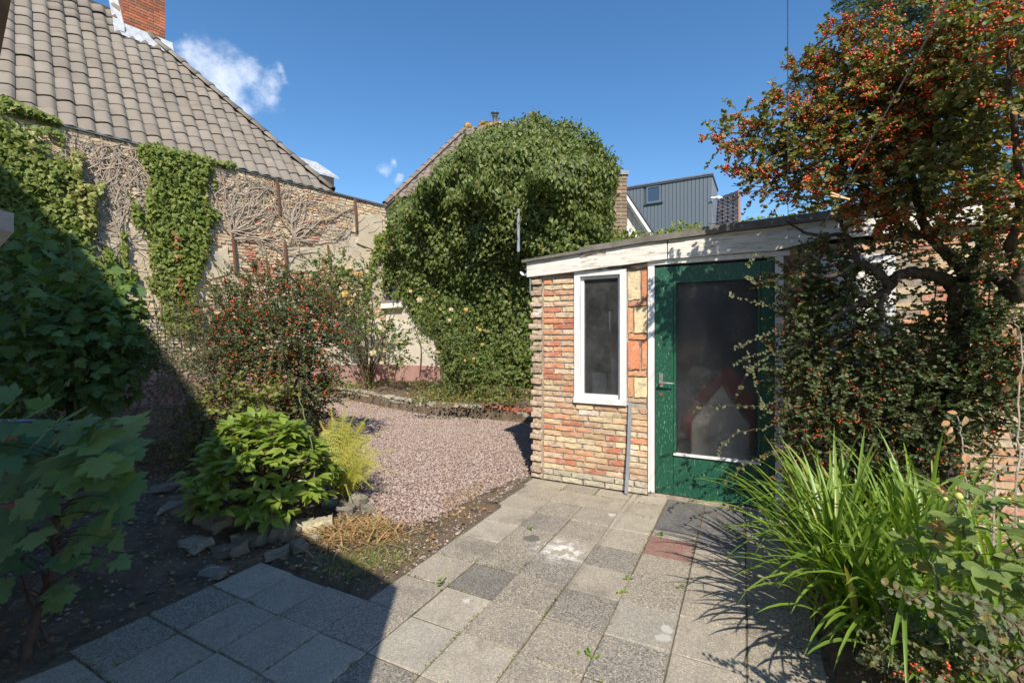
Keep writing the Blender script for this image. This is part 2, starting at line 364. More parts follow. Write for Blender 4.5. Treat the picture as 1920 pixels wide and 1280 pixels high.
LEAF = {
 'oval': fan(sym([(0,0),(.26,.25),(.30,.6),(0,1)]), (0,.5,-.09)),
 'round': fan(sym([(0,0),(.30,.18),(.40,.5),(.27,.85),(0,1)]), (0,.5,-.10)),
 'ivy': fan(sym([(0,0),(.34,-.10),(.56,.20),(.30,.38),(.26,.62),(0,1)]), (0,.30,.06)),
 'drop': rib((.05,.27,.20,.0), .3, .25),
 'lance': rib((.03,.15,.20,.13,.0), .35, .3),
 'rosel': rib((.05,.28,.33,.22,.0), .3, .15),
 'tri': (np.array([(-.22,.35,0),(0,0,0),(.22,.35,.02),(0,1,-.05)], float), [np.array([(0,1,2),(0,2,3)])]),
 'syc': fan(sym([(0,0),(.20,-.05),(.52,.08),(.42,.26),(.56,.46),(.28,.45),(.24,.68),(0,1)]), (0,.25,.04)),
 'grass': rib((.03,.028,.022,.0), .4, .35),
}
def blade(L, w, bend, kink=0, n=9, seed=0):                      # strap leaf with a keel, base at origin, rising along z, bending to +y
    V = []; p = np.zeros(3); a = 0; r = rng(seed)
    for i in range(n+1):
        t = i/n; ww = w*min(1, .55+1.4*t)*(1-t**3)**.8*(1 if i < n else 0)
        d = np.array([0, math.sin(a), math.cos(a)]); nm = np.array([0, -math.cos(a), math.sin(a)])
        V += [p+np.array([-ww, 0, 0])+nm*ww*.45, p, p+np.array([ww, 0, 0])+nm*ww*.45]
        p = p+d*L/n; a += bend/n*(0.4+1.6*t)+(kink if i == int(n*.62) else 0)
    f = []
    for i in range(n):
        b = i*3; f += [(b, b+1, b+4, b+3), (b+1, b+2, b+5, b+4)]
    return np.array(V), [np.array(f)]
MT['brick'] = solid('brick', (0,0,0), None, rough=.92, bump=1, bscale=45, objcol=True, dist=.008, obj=False,
    layers=[((.52,.42,.32), 9, .50, .76), ((.24,.17,.13), 16, .55, .74), ((.66,.61,.55), 3.2, .60, .70), ((.10,.09,.07), 60, .62, .75)])
MT['oldbrick'] = solid('oldbrick', (0,0,0), None, rough=.95, bump=1, bscale=30, objcol=True, dist=.012, obj=False,
    layers=[((.60,.50,.37), 3.2, .48, .68), ((.27,.20,.14), 18, .60, .78)])
MT['mortar'] = solid('mortar', (.48,.41,.33), (.24,.20,.15), 9, .95, 1, 70, obj=False, dist=.01, layers=[((.20,.16,.12), 14, .60, .78), ((.42,.37,.29), 4, .55, .7)])
MT['oldmortar'] = solid('oldmortar', (.60,.50,.37), (.50,.41,.30), 2.6, .95, 1, 26, obj=False, dist=.02,
    layers=[((.28,.23,.18), 7, .58, .78), ((.52,.48,.41), 1.6, .52, .66), ((.36,.33,.19), .9, .60, .75)])
MT['plaster'] = solid('plaster', (.53,.46,.35), (.47,.40,.30), 3, .95, .6, 40, obj=False, dist=.006, layers=[((.27,.25,.20), 1.7, .54, .74), ((.40,.37,.20), 1.1, .6, .76)])
MT['lowplaster'] = solid('lowplaster', (.62,.57,.48), (.50,.45,.37), 3, .95, .6, 30, obj=False, dist=.008, layers=[((.42,.26,.18), 2.2, .62, .72)])
MT['plinth'] = solid('plinth', (.36,.19,.165), (.42,.27,.24), 2.5, .9, .5, 30, obj=False, layers=[((.25,.15,.13), 3.5, .56, .7)])
MT['pantile'] = solid('pantile', (0,0,0), None, rough=.75, bump=.35, bscale=50, obj=False, objcol=True, dist=.004,
    layers=[((.17,.145,.12), 2.2, .5, .72), ((.27,.235,.195), 12, .62, .78), ((.13,.12,.10), 20, .66, .8)])
MT['undertile'] = solid('undertile', (.05,.045,.04), None, 5, .9, 0)
MT['chimbrick'] = solid('chimbrick', (0,0,0), None, rough=.85, bump=.5, bscale=40, objcol=True, obj=False, layers=[((.16,.07,.045), 6, .55, .75)])
MT['chimmortar'] = solid('chimmortar', (.38,.33,.28), (.28,.24,.2), 8, .95, .4)
MT['lead'] = solid('lead', (.55,.57,.60), (.38,.40,.43), 9, .5, .6, 30, metal=.25, layers=[((.7,.72,.74), 14, .55, .7)])
MT['zinc'] = solid('zinc', (.20,.21,.22), (.14,.15,.16), 9, .5, .2, 30, metal=.4)
MT['rust'] = solid('rust', (.10,.055,.04), (.16,.08,.05), 20, .9, .8, 50)
MT['felt'] = solid('felt', (.13,.12,.105), (.2,.185,.16), 12, .95, .8, 120, obj=False, layers=[((.10,.11,.06), 5, .58, .7)])
MT['slab'] = None
def slab_mat():
    m, nt, N, L, out = mat_new('slab'); g = N.new('ShaderNodeNewGeometry'); pos = g.outputs['Position']; oi = N.new('ShaderNodeObjectInfo')
    col = oi.outputs['Color']
    col = mixc(N, L, mrange(N, L, noise(N, L, pos, 5, 5, .6), .3, .7, 0, .5), col, (.24,.215,.18))
    v = N.new('ShaderNodeTexVoronoi'); v.inputs['Scale'].default_value = 170; L.new(pos, v.inputs['Vector'])
    sp = ramp_out(N, L, v.outputs['Color'], [(.35,.35,.35),(.8,.8,.8),(1.1,1.08,1.03),(1.9,1.85,1.75)], [.1,.35,.65,.95])
    col = mixc(N, L, mrange(N, L, oi.outputs['Alpha'], 0, 1, .35, 1), col, sp, 'MULTIPLY')
    v2 = N.new('ShaderNodeTexVoronoi'); v2.inputs['Scale'].default_value = 42; L.new(pos, v2.inputs['Vector'])
    col = mixc(N, L, mrange(N, L, v2.outputs['Distance'], .13, .08, 0, .75), col, (.62,.58,.52))
    col = mixc(N, L, mrange(N, L, noise(N, L, pos, 2.3, 6, .7), .54, .72, 0, .7), col, (.12,.11,.09))
    col = mixc(N, L, mrange(N, L, noise(N, L, pos, 1.1, 4, .8), .60, .70, 0, .5), col, (.38,.34,.28))
    d = N.new('ShaderNodeVectorMath'); d.operation = 'DISTANCE'; L.new(pos, d.inputs[0]); d.inputs[1].default_value = tuple(G(1050, 1032))
    st = N.new('ShaderNodeMath'); st.operation = 'MULTIPLY'; L.new(mrange(N, L, d.outputs['Value'], .22, .05), st.inputs[0]); L.new(mrange(N, L, noise(N, L, pos, 14, 6, .7), .47, .6), st.inputs[1])
    col = mixc(N, L, st.outputs[0], col, (.75,.72,.68))
    for (px, py, rr, c) in ((997,1008,.055,(.12,.115,.105)), (1251,1181,.03,(.5,.48,.44)), (1243,1197,.034,(.48,.46,.42)), (1148,966,.03,(.55,.52,.47)), (874,1124,.02,(.55,.52,.47))):
        d = N.new('ShaderNodeVectorMath'); d.operation = 'DISTANCE'; L.new(pos, d.inputs[0]); d.inputs[1].default_value = tuple(G(px, py))
        w = N.new('ShaderNodeMath'); w.operation = 'MULTIPLY_ADD'; L.new(noise(N, L, pos, 30, 3), w.inputs[0]); w.inputs[1].default_value = .05; L.new(d.outputs['Value'], w.inputs[2])
        col = mixc(N, L, mrange(N, L, w.outputs[0], rr+.028, rr+.02, 0, .85), col, c)
    b = N.new('ShaderNodeBsdfPrincipled'); L.new(col, b.inputs['Base Color']); b.inputs['Roughness'].default_value = .9; b.inputs['Specular IOR Level'].default_value = .25
    bp = N.new('ShaderNodeBump'); bp.inputs['Strength'].default_value = .6; bp.inputs['Distance'].default_value = .003
    L.new(noise(N, L, pos, 160, 3), bp.inputs['Height']); L.new(bp.outputs[0], b.inputs['Normal']); L.new(b.outputs[0], out.inputs[0]); return m
MT['slab'] = slab_mat()
def paint_mat(name, paint, wood, lo, hi, vs=(3, 3, .6), rough=.6, extra=None, scale=14):
    """peeling paint over wood: stretched noise picks where the wood shows"""
    m, nt, N, L, out = mat_new(name); g = N.new('ShaderNodeNewGeometry'); mp = N.new('ShaderNodeMapping'); mp.vector_type = 'POINT'
    mp.inputs['Scale'].default_value = vs; L.new(g.outputs['Position'], mp.inputs[0]); vec = mp.outputs[0]
    n1 = noise(N, L, vec, scale, 8, .7); col = mixc(N, L, mrange(N, L, noise(N, L, vec, 4, 5), .3, .7), paint, [c*.78 for c in paint])
    if extra: col = mixc(N, L, mrange(N, L, noise(N, L, vec, 30, 5, .7), .56, .64), col, extra)
    f = mrange(N, L, n1, lo, hi); col = mixc(N, L, f, col, wood)
    b = N.new('ShaderNodeBsdfPrincipled'); L.new(col, b.inputs['Base Color']); L.new(mrange(N, L, f, 0, 1, rough, .9), b.inputs['Roughness'])
    bp = N.new('ShaderNodeBump'); bp.inputs['Strength'].default_value = .7; bp.inputs['Distance'].default_value = .004
    L.new(noise(N, L, vec, 40, 6, .7), bp.inputs['Height']); L.new(bp.outputs[0], b.inputs['Normal']); L.new(b.outputs[0], out.inputs[0]); return m
MT['fascia'] = paint_mat('fascia', (.76,.72,.66), (.36,.31,.26), .52, .66, (.8,.8,6), scale=8)
MT['fasciarot'] = paint_mat('fasciarot', (.5,.44,.38), (.09,.05,.035), .4, .5, (.8,.8,6), scale=8)
MT['whiteframe'] = paint_mat('whiteframe', (.74,.74,.74), (.42,.38,.33), .64, .72, (5,5,.8), .5)
MT['green'] = paint_mat('green', (.010,.085,.048), (.34,.42,.32), .585, .69, (5,5,1.1), .4, extra=(.03,.14,.085), scale=26)
MT['timber'] = solid('timber', (.22,.13,.06), (.12,.07,.04), 6, .8, .5, 30)
MT['timberend'] = solid('timberend', (.36,.34,.32), (.26,.24,.22), 14, .85, .4, 40)
MT['metalhandle'] = solid('metalhandle', (.5,.48,.44), (.3,.28,.25), 30, .4, .2, metal=.7)
MT['stone'] = solid('stone', (0,0,0), None, rough=.95, bump=.9, bscale=35, objcol=True, dist=.01, obj=False,
    layers=[((.11,.12,.045), 8, .56, .7), ((.5,.46,.38), 11, .6, .72), ((.12,.10,.08), 20, .6, .75)])
MT['greyclad'] = solid('greyclad', (.10,.125,.15), (.12,.145,.17), 2, .6, .1, 30)
MT['greydark'] = solid('greydark', (.06,.075,.09), None, 2, .5, 0)
MT['whitepaint'] = solid('whitepaint', (.78,.76,.72), (.7,.68,.63), 3, .6, .1)
MT['creamclad'] = solid('creamclad', (.66,.60,.50), (.6,.54,.44), 3, .7, .1)
MT['darktile'] = solid('darktile', (.06,.058,.065), (.11,.105,.11), 8, .6, .3)
MT['browntile'] = solid('browntile', (0,0,0), None, rough=.85, bump=.3, bscale=30, objcol=True, obj=False, layers=[((.34,.22,.07), 3, .62, .72), ((.22,.19,.16), 5, .5, .7)])
MT['lichen'] = solid('lichen', (.20,.12,.06), (.38,.22,.04), 4, .95, .8, 30, layers=[((.48,.30,.05), 9, .5, .62)])
MT['pierbrick'] = solid('pierbrick', (0,0,0), None, rough=.9, bump=.4, objcol=True, obj=False)
MT['line'] = solid('line', (.28,.32,.38), (.2,.24,.3), 30, .5, 0)
MT['peg'] = solid('peg', (.72,.48,.28), (.6,.38,.2), 20, .6, .2)
MT['pipe'] = solid('pipe', (.27,.29,.32), (.2,.22,.25), 10, .5, .1)
MT['white'] = solid('white', (.8,.8,.8), (.72,.72,.72), 8, .5, .1)
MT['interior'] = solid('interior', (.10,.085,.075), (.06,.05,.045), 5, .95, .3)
MT['inwhite'] = solid('inwhite', (.70,.68,.62), (.55,.52,.46), 6, .8, .1)
MT['inred'] = solid('inred', (.60,.07,.04), (.45,.05,.03), 6, .8, .1)
MT['ingrey'] = solid('ingrey', (.2,.2,.21), (.14,.14,.14), 6, .6, .1)
MT['bluestone'] = solid('bluestone', (.18,.21,.26), (.26,.28,.32), 9, .7, .4, 60)
MT['shrubred'] = MT['berry']
def glass(name, trans, rough, bump, bscale, tint=(.9,.92,.92), gloss=.12, dust=.0, speck=0):
    m, nt, N, L, out = mat_new(name); tc = N.new('ShaderNodeTexCoord'); vec = tc.outputs['Object']
    t = N.new('ShaderNodeBsdfTransparent'); t.inputs[0].default_value = (*tint, 1)
    rf = N.new('ShaderNodeBsdfRefraction'); rf.inputs['Roughness'].default_value = rough; rf.inputs['IOR'].default_value = 1.05; rf.inputs[0].default_value = (*tint, 1)
    gl = N.new('ShaderNodeBsdfGlossy'); gl.inputs['Roughness'].default_value = .05 if bump else .03
    bp = N.new('ShaderNodeBump'); bp.inputs['Strength'].default_value = bump; bp.inputs['Distance'].default_value = .012
    L.new(noise(N, L, vec, bscale, 2, .5), bp.inputs['Height'])
    if bump:
        L.new(bp.outputs[0], gl.inputs['Normal']); L.new(bp.outputs[0], rf.inputs['Normal'])
    a = N.new('ShaderNodeMixShader'); a.inputs[0].default_value = 1-trans; L.new(t.outputs[0], a.inputs[1]); L.new(rf.outputs[0], a.inputs[2])
    b = N.new('ShaderNodeMixShader'); b.inputs[0].default_value = gloss; L.new(a.outputs[0], b.inputs[1]); L.new(gl.outputs[0], b.inputs[2])
    d = N.new('ShaderNodeBsdfDiffuse'); d.inputs[0].default_value = (.5,.5,.48,1); c = N.new('ShaderNodeMixShader')
    L.new(mrange(N, L, noise(N, L, vec, 5, 6, .75), .35, .8, dust*.4, dust*2), c.inputs[0]); L.new(b.outputs[0], c.inputs[1]); L.new(d.outputs[0], c.inputs[2])
    if speck:  # pale dusty flecks painted on in place of sparkling reflections
        a_ = N.new('ShaderNodeMath'); a_.operation = 'MULTIPLY'; L.new(mrange(N, L, noise(N, L, vec, 190, 2), .55, .72, 0, speck), a_.inputs[0]); L.new(mrange(N, L, noise(N, L, vec, 3.2, 4, .6), .42, .66), a_.inputs[1])
        e = N.new('ShaderNodeMixShader'); L.new(a_.outputs[0], e.inputs[0]); L.new(c.outputs[0], e.inputs[1]); L.new(d.outputs[0], e.inputs[2]); c = e
    L.new(c.outputs[0], out.inputs[0]); return m
MT['doorglass'] = glass('doorglass', .34, .2, 1.0, 105, (.80,.78,.76), .045, .001, speck=.5)
MT['winglass'] = glass('winglass', .92, .05, 0, 50, (.62,.65,.68), .05, .055)
MT['farglass'] = solid('farglass', (.03,.05,.08), None, 3, .08, 0, spec=1)

# ------------------------------------------------------------------ ground
PATX = (-.78, -.49, -.20, .09, .382, .672, .967, 1.262, 1.556, 1.85, 2.14, 2.43)
def in_patio(u, v):
    a = (u > .09-.02) & (v < .0) & (v > -4.6) & (u < np.where(v < -1.1, 2.16, 3.2))
    b = (u > -.80) & (u <= .09) & (v < -2.27) & (v > -4.6)
    c = (u > -.06) & (u < .12) & (v > -.76) & (v < .05)
    return a | b | c
def soil_h(x, y):
    p = np.c_[x, y, 0*x]; q = p-O0; u = q@DU; v = q@DV
    n = fbm(p, 2.2, 3)-.5; n2 = fbm(p, 11, 4)-.5
    h = np.full(len(x), .012)
    left = np.clip((-.95-u)/.5, 0, 1)*np.clip((v+4.8)/1, 0, 1)       # the left bed lifts behind the rubble edge
    xy = np.c_[x, y]; fd = np.where(inpoly(xy, FARBED), polydist(xy, FAREDGE), 0); far = np.clip(fd/.1, 0, 1)
    h = h+.13*left+n*.10*left+n2*.03
    h = np.where(far > 0, .22*far+.12*np.clip(fd-.3, 0, 1.2)+n*.07*far+n2*.02, h)
    right = np.clip((u-2.16)/.2, 0, 1)*np.clip((-1.0-v)/.2, 0, 1); h = h+.09*right
    h = np.where(in_patio(u, v), -.045, h)
    gp = inpoly(np.c_[x, y], GRAVEL) & (polydist(np.c_[x, y], GRAVEL) > .06); h = np.where(gp, -.03, h)
    return h
GRAVPX = [(996,893),(945,915),(885,945),(820,975),(765,990),(700,985),(668,945),(660,915),(640,905),(610,870),(590,830),(590,790),(560,760),(600,742),(660,748),(720,762),(800,776),(900,784),(992,792),(1040,800)]
GRAVEL = [tuple(G(*p)[:2]) for p in GRAVPX]
EDGE = [G(*p) for p in [(560,737),(600,742),(660,748),(720,762),(800,776),(900,784),(992,792),(1060,806)]]
FAREDGE = [tuple(p[:2]) for p in EDGE]+[tuple(p[:2]) for p in EDGE[::-1]]
FARBED = [tuple(p[:2]) for p in EDGE]+[(1.6,7.2),(3.5,8.5),(-3.2,12.5),(-6.2,8.8)]
def ground():
    V = np.array([(-300,-300,-.12),(300,-300,-.12),(300,500,-.12),(-300,500,-.12)], float)
    put('ground', V, np.array([(0,1,2,3)]), MT['farground'], kind='structure')
    xs = np.arange(-9.5, 4.2, .045); ys = np.arange(.6, 14, .05); X, Y = np.meshgrid(xs, ys); x = X.ravel(); y = Y.ravel()
    z = soil_h(x, y); n = len(xs); i = (np.arange(len(ys)-1)[:, None]*n+np.arange(n-1)[None]).ravel()
    put('soil', np.c_[x, y, z], np.stack([i, i+1, i+n+1, i+n], 1), MT['soil'], smooth=True, kind='structure')
    g = np.array([(a, b, -.006) for a, b in GRAVEL]); put('gravel_path', g, np.array([list(range(len(g)))]), MT['gravelbase'], kind='structure')
    r = rng(5); q = sample_poly(GRAVEL, 68000, r); e = polydist(q, GRAVEL); q = q[(e > .07) | (r.random(len(q)) < .35+e*8)]
    u, v = uv_of(np.c_[q, 0*q[:, 0]]); q = q[(v < .0) | (u < -.03)]
    edge = sample_poly([tuple(G(*p)[:2]) for p in [(996,893),(960,915),(880,985),(760,1080),(700,1075),(640,1010),(700,985),(765,990),(885,945)]], 900, r)
    q = np.r_[q, edge]; s = r.uniform(.004, .0105, (len(q), 1))*r.uniform(.7, 1.3, (len(q), 3)); s[:, 2] *= .8
    R = frames(nrm(r.normal(0, 1, (len(q), 3))), nrm(r.normal(0, 1, (len(q), 3))))
    V, Fs = scatter(*OCT, np.c_[q, r.uniform(.0, .012, len(q))], R, s*1.15)
    put('gravel', V, Fs, MT['gravel'], kind='stuff')
    # pebbles and litter over the soil
    q = r.uniform((-6, 1.2), (2.4, 10), (16000, 2)); z = soil_h(q[:, 0], q[:, 1]); u, v = uv_of(np.c_[q, z]); k = (z > -.02) & ~inpoly(q, GRAVEL); q = q[k]; z = z[k]
    s = r.uniform(.004, .013, (len(q), 1))*r.uniform(.6, 1.4, (len(q), 3)); s[:, 2] *= .6
    V, Fs = scatter(*OCT, np.c_[q, z+.003], frames(nrm(r.normal(0, 1, (len(q), 3))*[1, 1, .1]), np.tile(UP, (len(q), 1))), s)
    put('pebbles', V, Fs, MT['pebble'], kind='stuff')
    q = r.uniform((-6, 1.2), (2.4, 10), (12000, 2)); z = soil_h(q[:, 0], q[:, 1]); ig = inpoly(q, GRAVEL); eg = polydist(q, GRAVEL)
    u, v = uv_of(np.c_[q, z]); farb = v > 2.2
    k = ((z > -.02) & ~ig & (r.random(len(q)) < .75)) | (ig & farb & (eg < .6) & (r.random(len(q)) < .55)) | (ig & (r.random(len(q)) < .02)); q = q[k]; z = np.maximum(z[k], .012)
    R = frames(nrm(np.c_[r.normal(0, 1, (len(q), 2)), r.normal(0, .2, len(q))]), nrm(np.c_[r.normal(0, .45, (len(q), 2)), np.ones(len(q))]))
    V, Fs = scatter(*LEAF['oval'], np.c_[q, z+.012], R, r.uniform(.018, .045, len(q))); put('leaf_litter', V, Fs, MT['litter'], kind='stuff')
SLABS = {}
def patio():
    r = rng(11); t = thing('patio', None, None, tuple(Lw(.5, -2)), kind='structure')
    u0, u1 = -.9, 2.9; V = np.array([Lw(u, v, -.0045) for u, v in ((-.81,-2.3),(.06,-2.3),(.06,-.78),(-.06,-.7),(-.08,.02),(3.3,.02),(3.3,-1.0),(2.17,-1.0),(2.17,-4.7),(-.81,-4.7))])
    put('joint_bed', V, np.array([list(range(len(V)))[::-1]]), MT['joint'], t)
    vars_ = []
    for k in range(4):
        b = .022; rr = rng(k); z = rr.normal(0, .004, 8); s = .5; e = .012
        v = np.array([(-s,-s,-1),(s,-s,-1),(s,s,-1),(-s,s,-1),(-s,-s,-.15),(s,-s,-.15),(s,s,-.15),(-s,s,-.15),(-s+e,-s+e,0),(s-e,-s+e,0),(s-e,s-e,0),(-s+e,s-e,0)])
        v[8:, 2] += rr.normal(0, .03, 4); f = [(3,2,1,0),(8,9,10,11)]
        for a, c in ((0, 4), (4, 8)):
            for i in range(4): f.append((a+i, a+(i+1) % 4, c+(i+1) % 4, c+i))
        vars_.append(mesh('paving_slab', v, [np.array(f)], MT['slab']))
    greys = [(.37,.325,.26,.2),(.33,.29,.235,.5),(.38,.335,.27,.15),(.29,.255,.21,.9),(.35,.305,.245,.4),(.41,.365,.295,.1),(.31,.275,.225,.7)]
    rows = [-.81-.296*k for k in range(-3, 14)]
    special = {(4,-2.03):(.165,.155,.14,.6),(4,-2.62):(.40,.365,.305,.1),(5,-1.74):(.25,.225,.195,.9),(6,-2.03):(.245,.22,.19,.9),(7,-2.33):(.27,.245,.21,.9),
               (6,-1.44):(.24,.22,.19,.8),(4,-2.92):(.23,.21,.18,.9),(4,-1.1):(.25,.225,.195,.7),(7,-2.03):(.35,.32,.27,.2),(3,-2.33):(.32,.28,.23,.5)}
    for c in range(len(PATX)-1):
        a, b = PATX[c], PATX[c+1]; j = r.normal(0, .006)
        if c >= 8 and c <= 9: j += .0
        for v0 in rows:
            v1 = v0+.296
            if c < 3 and v1 > -2.2: continue
            if c >= 10 and v0 < -1.2 : continue
            a_, b_, va, vb = a, b, v0+j, v1+j
            if c == 3 and v0 > -.9: a_ = .0 if v0 > -.5 else .03
            if vb > -.01: vb = -.012
            if vb-va < .06: continue
            col = None
            for (cc, vv), cl in special.items():
                if cc == c and abs(vv-v0) < .05: col = cl
            if c == 7 and v0 < -.75 and v0 > -1.3:
                if abs(v0+1.106) < .1: col = (.27,.125,.10,.2)
            if c in (7, 8) and v0 > -.82: continue
            col = col or greys[r.integers(len(greys))]
            ctr = Lw((a_+b_)/2+r.normal(0, .0015), (va+vb)/2, 0); ang = r.normal(0, .004)
            X = DU*math.cos(ang)+DV*math.sin(ang); Y = -DU*math.sin(ang)+DV*math.cos(ang); tilt = r.normal(0, .004, 2); Z = nrm(UP+X*tilt[0]+Y*tilt[1])
            M = M4(np.stack([X, Y, Z], 1), ctr+UP*r.normal(0, .0025), (b_-a_-.004, vb-va-.004, .045))
            inst('paving_slab', vars_[r.integers(4)], M, t, col)
    # the slate strip and its narrow neighbour by the door
    for (ua, ub, va, vb, cl) in ((1.265,1.55,-.81,-.705,(.33,.30,.26,.2)), (1.265,1.55,-.70,-.02,(.105,.108,.115,.4)), (1.556,1.848,-.81,-.36,(.13,.13,.135,.4)), (1.556,1.848,-.355,-.02,(.12,.12,.125,.4))):
        inst('paving_slab', vars_[0], M4(np.stack([DU, DV, UP], 1), Lw((ua+ub)/2, (va+vb)/2, 0), (ub-ua-.004, vb-va-.004, .045)), t, cl)
    return t
# ------------------------------------------------------------------ the brick shed
PAL = [(.54,.30,.18),(.55,.24,.13),(.52,.35,.21),(.57,.44,.27),(.60,.49,.31),(.50,.20,.12),(.54,.37,.22),(.48,.31,.20),(.58,.43,.30),(.47,.19,.12),(.54,.38,.26),(.56,.27,.15)]
BR = []; BL = []
def brick_meshes():
    for k in range(4): BL.append(mesh('brick', *rough_box(70+k, 4, 1, 4, .018, .05), MT['brick']))
    for k in range(8): BR.append(mesh('brick', *rough_box(40+k, 5, 1, 2, .038, .05), MT['brick']))
def frieze_top(u): return float(np.interp(u, [-.1, 1.05, 3.4, 6], [2.150, 2.235, 2.305, 2.38]))
def frieze_bot(u): return float(np.interp(u, [-.1, .43, 1.2, 2.4, 6], [1.955, 1.985, 2.03, 2.07, 2.15]))
def box(acc, u0, u1, v0, v1, z0, z1): return acc.add(boxV(DU*(u1-u0), DV*(v1-v0), UP*(z1-z0), Lw(u0, v0, z0)), [BOXF])
def shed():
    t = thing('shed', 'old brick garden shed with a green glazed door, peeling white fascia and a narrow window', 'shed', tuple(O0))
    r = rng(21)
    # core walls behind the facing bricks
    c = Acc(); w = .09
    for (a, b, z0, z1) in ((0.045,.43,0,1.99),(.43,.91,0,.775),(.91,1.10,0,2.03),(2.11,2.37,0,2.06),(2.37,2.76,0,.8),(2.37,2.76,1.94,2.06),(2.76,6,0,2.1)):
        box(c, a, b, .006, w, z0, z1)
    c.add(boxV(DU*.09, DV*3.0, UP*1.98, Lw(.03, w+.004, 0)), [BOXF]); box(c, .12, 6, 3.0, 3.09, 0, 2.0); box(c, 5.91, 6, .09, 3, 0, 2.0)
    c.put('wall', MT['mortar'], t)
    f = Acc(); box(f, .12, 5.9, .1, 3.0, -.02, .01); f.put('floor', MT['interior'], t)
    course = .0535
    def lay(u, L, z, h, d=0, col=None, dep=.05):
        col = col or PAL[r.integers(len(PAL))]; k = r.uniform(.85, 1.15); col = [min(1, x*k) for x in col]+[1]
        ang = r.normal(0, .006); X = DU*math.cos(ang)+UP*math.sin(ang); Z = -DU*math.sin(ang)+UP*math.cos(ang)
        o = inst('brick', BR[r.integers(len(BR))] if h < .09 else BL[r.integers(4)], M4(np.stack([X, DV, Z], 1), Lw(u+L/2, dep/2-.006-d+r.normal(0, .0025), z+h/2), (L, dep, h)), t, col)
        return o
    nc = 36
    for i in range(nc):
        z = .012+i*course; h = course-.0105+r.normal(0, .0015)
        if z+h > 1.985: break
        low = i < 2
        # toothed corner, one short end per course
        dd = (.020 if i % 2 else .003); corner_col = [(.44,.33,.24),(.50,.40,.29),(.40,.30,.22),(.47,.33,.22)][r.integers(4)]
        jq = r.normal(0, .007); lay((-.024 if i % 2 else -.007)+jq, (.122 if i % 2 else .107)-jq, z+(.004 if i % 2 else 0), h+(.005 if i % 2 else 0), dd*1.3, corner_col, .09)
        u = .108; end = .425 if z > .76 else 1.10
        first = True
        while u < end-.03:
            L = r.uniform(.17, .225) if not (first and i % 2) else r.uniform(.09, .13); first = False
            if end-u-L < .07: L = end-u
            if z > 1.985-.06 and u > .3: break
            col = None
            if low: col = (.46,.42,.32)
            if .3 < u < .42 and abs(z-1.72) < .03: col = (.78,.74,.68)
            if .30 < u < .6 and abs(z-.66) < .03: col = (.68,.58,.50)
            if not (z > .74 and z < .78 and u > .4): lay(u+.004, L-.009, z, h, .012 if low else 0, col)
            u += L
    # pier of large blocks between window and door
    zt = .80
    blocks = [('s',.045,(.47,.33,.22)),('y',.19,(.64,.52,.30),'l'),('o',.05,(.56,.28,.15)),('r',.27,(.60,.22,.11),'r'),('o',.055,(.58,.27,.14)),('y',.24,(.66,.53,.32),'l'),('o',.05,(.50,.24,.14)),('y',.27,(.66,.55,.34),'r')]
    for b in blocks:
        if b[0] in 'so': lay(.925, .16, zt, b[1]-.012, .004, b[2]); zt += b[1]
        else:
            side = b[3]; a = .045; hh = b[1]-.012
            if side == 'l': lay(.922, a, zt, hh, .004, (.58,.30,.16)); lay(.978, .112, zt, hh, .006, b[2])
            else: lay(.922, .108, zt, hh, .006, b[2]); lay(1.042, a, zt, hh, .004, (.62,.25,.12))
            zt += b[1]
    # bricks right of the door, mostly behind the bushes: the nearest 150 singly, the rest joined
    acc = Acc(); n = 0; tmp = [rough_box(60+k, 2, 1, 1, .05, .12) for k in range(5)]
    for i in range(38):
        z = .012+i*course; u = 2.12-(.1 if i % 2 else 0)+r.uniform(0, .02)
        while u < 5.9:
            L = r.uniform(.17, .22); a = max(u, 2.12); b = u+L-.01
            skip = (b > 2.35 and a < 2.78 and .77 < z+.03 < 1.97)
            if b-a > .05 and not skip and z < 2.05:
                if u < 4.0 and z > .9 and n < 130: lay(a, b-a, z, course-.0105); n += 1
                else:
                    V, Fs = tmp[r.integers(5)]; V = V*[b-a, .05, course-.011]
                    acc.add(Lw((a+b)/2, .019, z+course/2)+V[:, :1]*DU+V[:, 1:2]*DV+V[:, 2:]*UP, Fs)
            u += L
    acc.put('brick_rows', solid('brickrow', (0,0,0), None, rough=.92, bump=1, bscale=45, dist=.008, obj=False, isl=[c for c in PAL], layers=[((.44,.36,.27), 9, .52, .75), ((.18,.13,.10), 14, .55, .75)]), t, kind='stuff')
    # fascia boards, drip edge and felt
    def strip(name, mt, u0, u1, va, vb, ztop, zbot, n=10):
        us = np.linspace(u0, u1, n); V = []; rr = rng(int(u0*100)+7)
        for u in us: 
            a, b = zbot(u)+rr.normal(0, .0015), ztop(u)+rr.normal(0, .0015); V += [Lw(u, va, a), Lw(u, vb, a), Lw(u, vb, b), Lw(u, va, b)]
        f = []
        for i in range(n-1):
            o = i*4
            for j in range(4): f.append((o+j, o+(j+1) % 4, o+4+(j+1) % 4, o+4+j))
        f += [(3, 2, 1, 0), tuple((n-1)*4+j for j in range(4))]
        return put(name, V, [np.array(f)], mt, t)
    ft = lambda u: frieze_top(u)
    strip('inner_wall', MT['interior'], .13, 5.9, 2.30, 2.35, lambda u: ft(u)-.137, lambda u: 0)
    strip('fascia_board', MT['fascia'], -.045, 1.26, -.055, -.012, lambda u: ft(u)-.052, lambda u: frieze_bot(u)+(.0 if u > .5 else 0))
    strip('fascia_board', MT['fascia'], 1.268, 3.6, -.050, -.012, lambda u: ft(u)-.050, lambda u: 2.036 if u < 2.2 else frieze_bot(u)+.018)
    strip('fascia_board', MT['fascia'], 3.606, 6.0, -.056, -.012, lambda u: ft(u)-.052, frieze_bot)
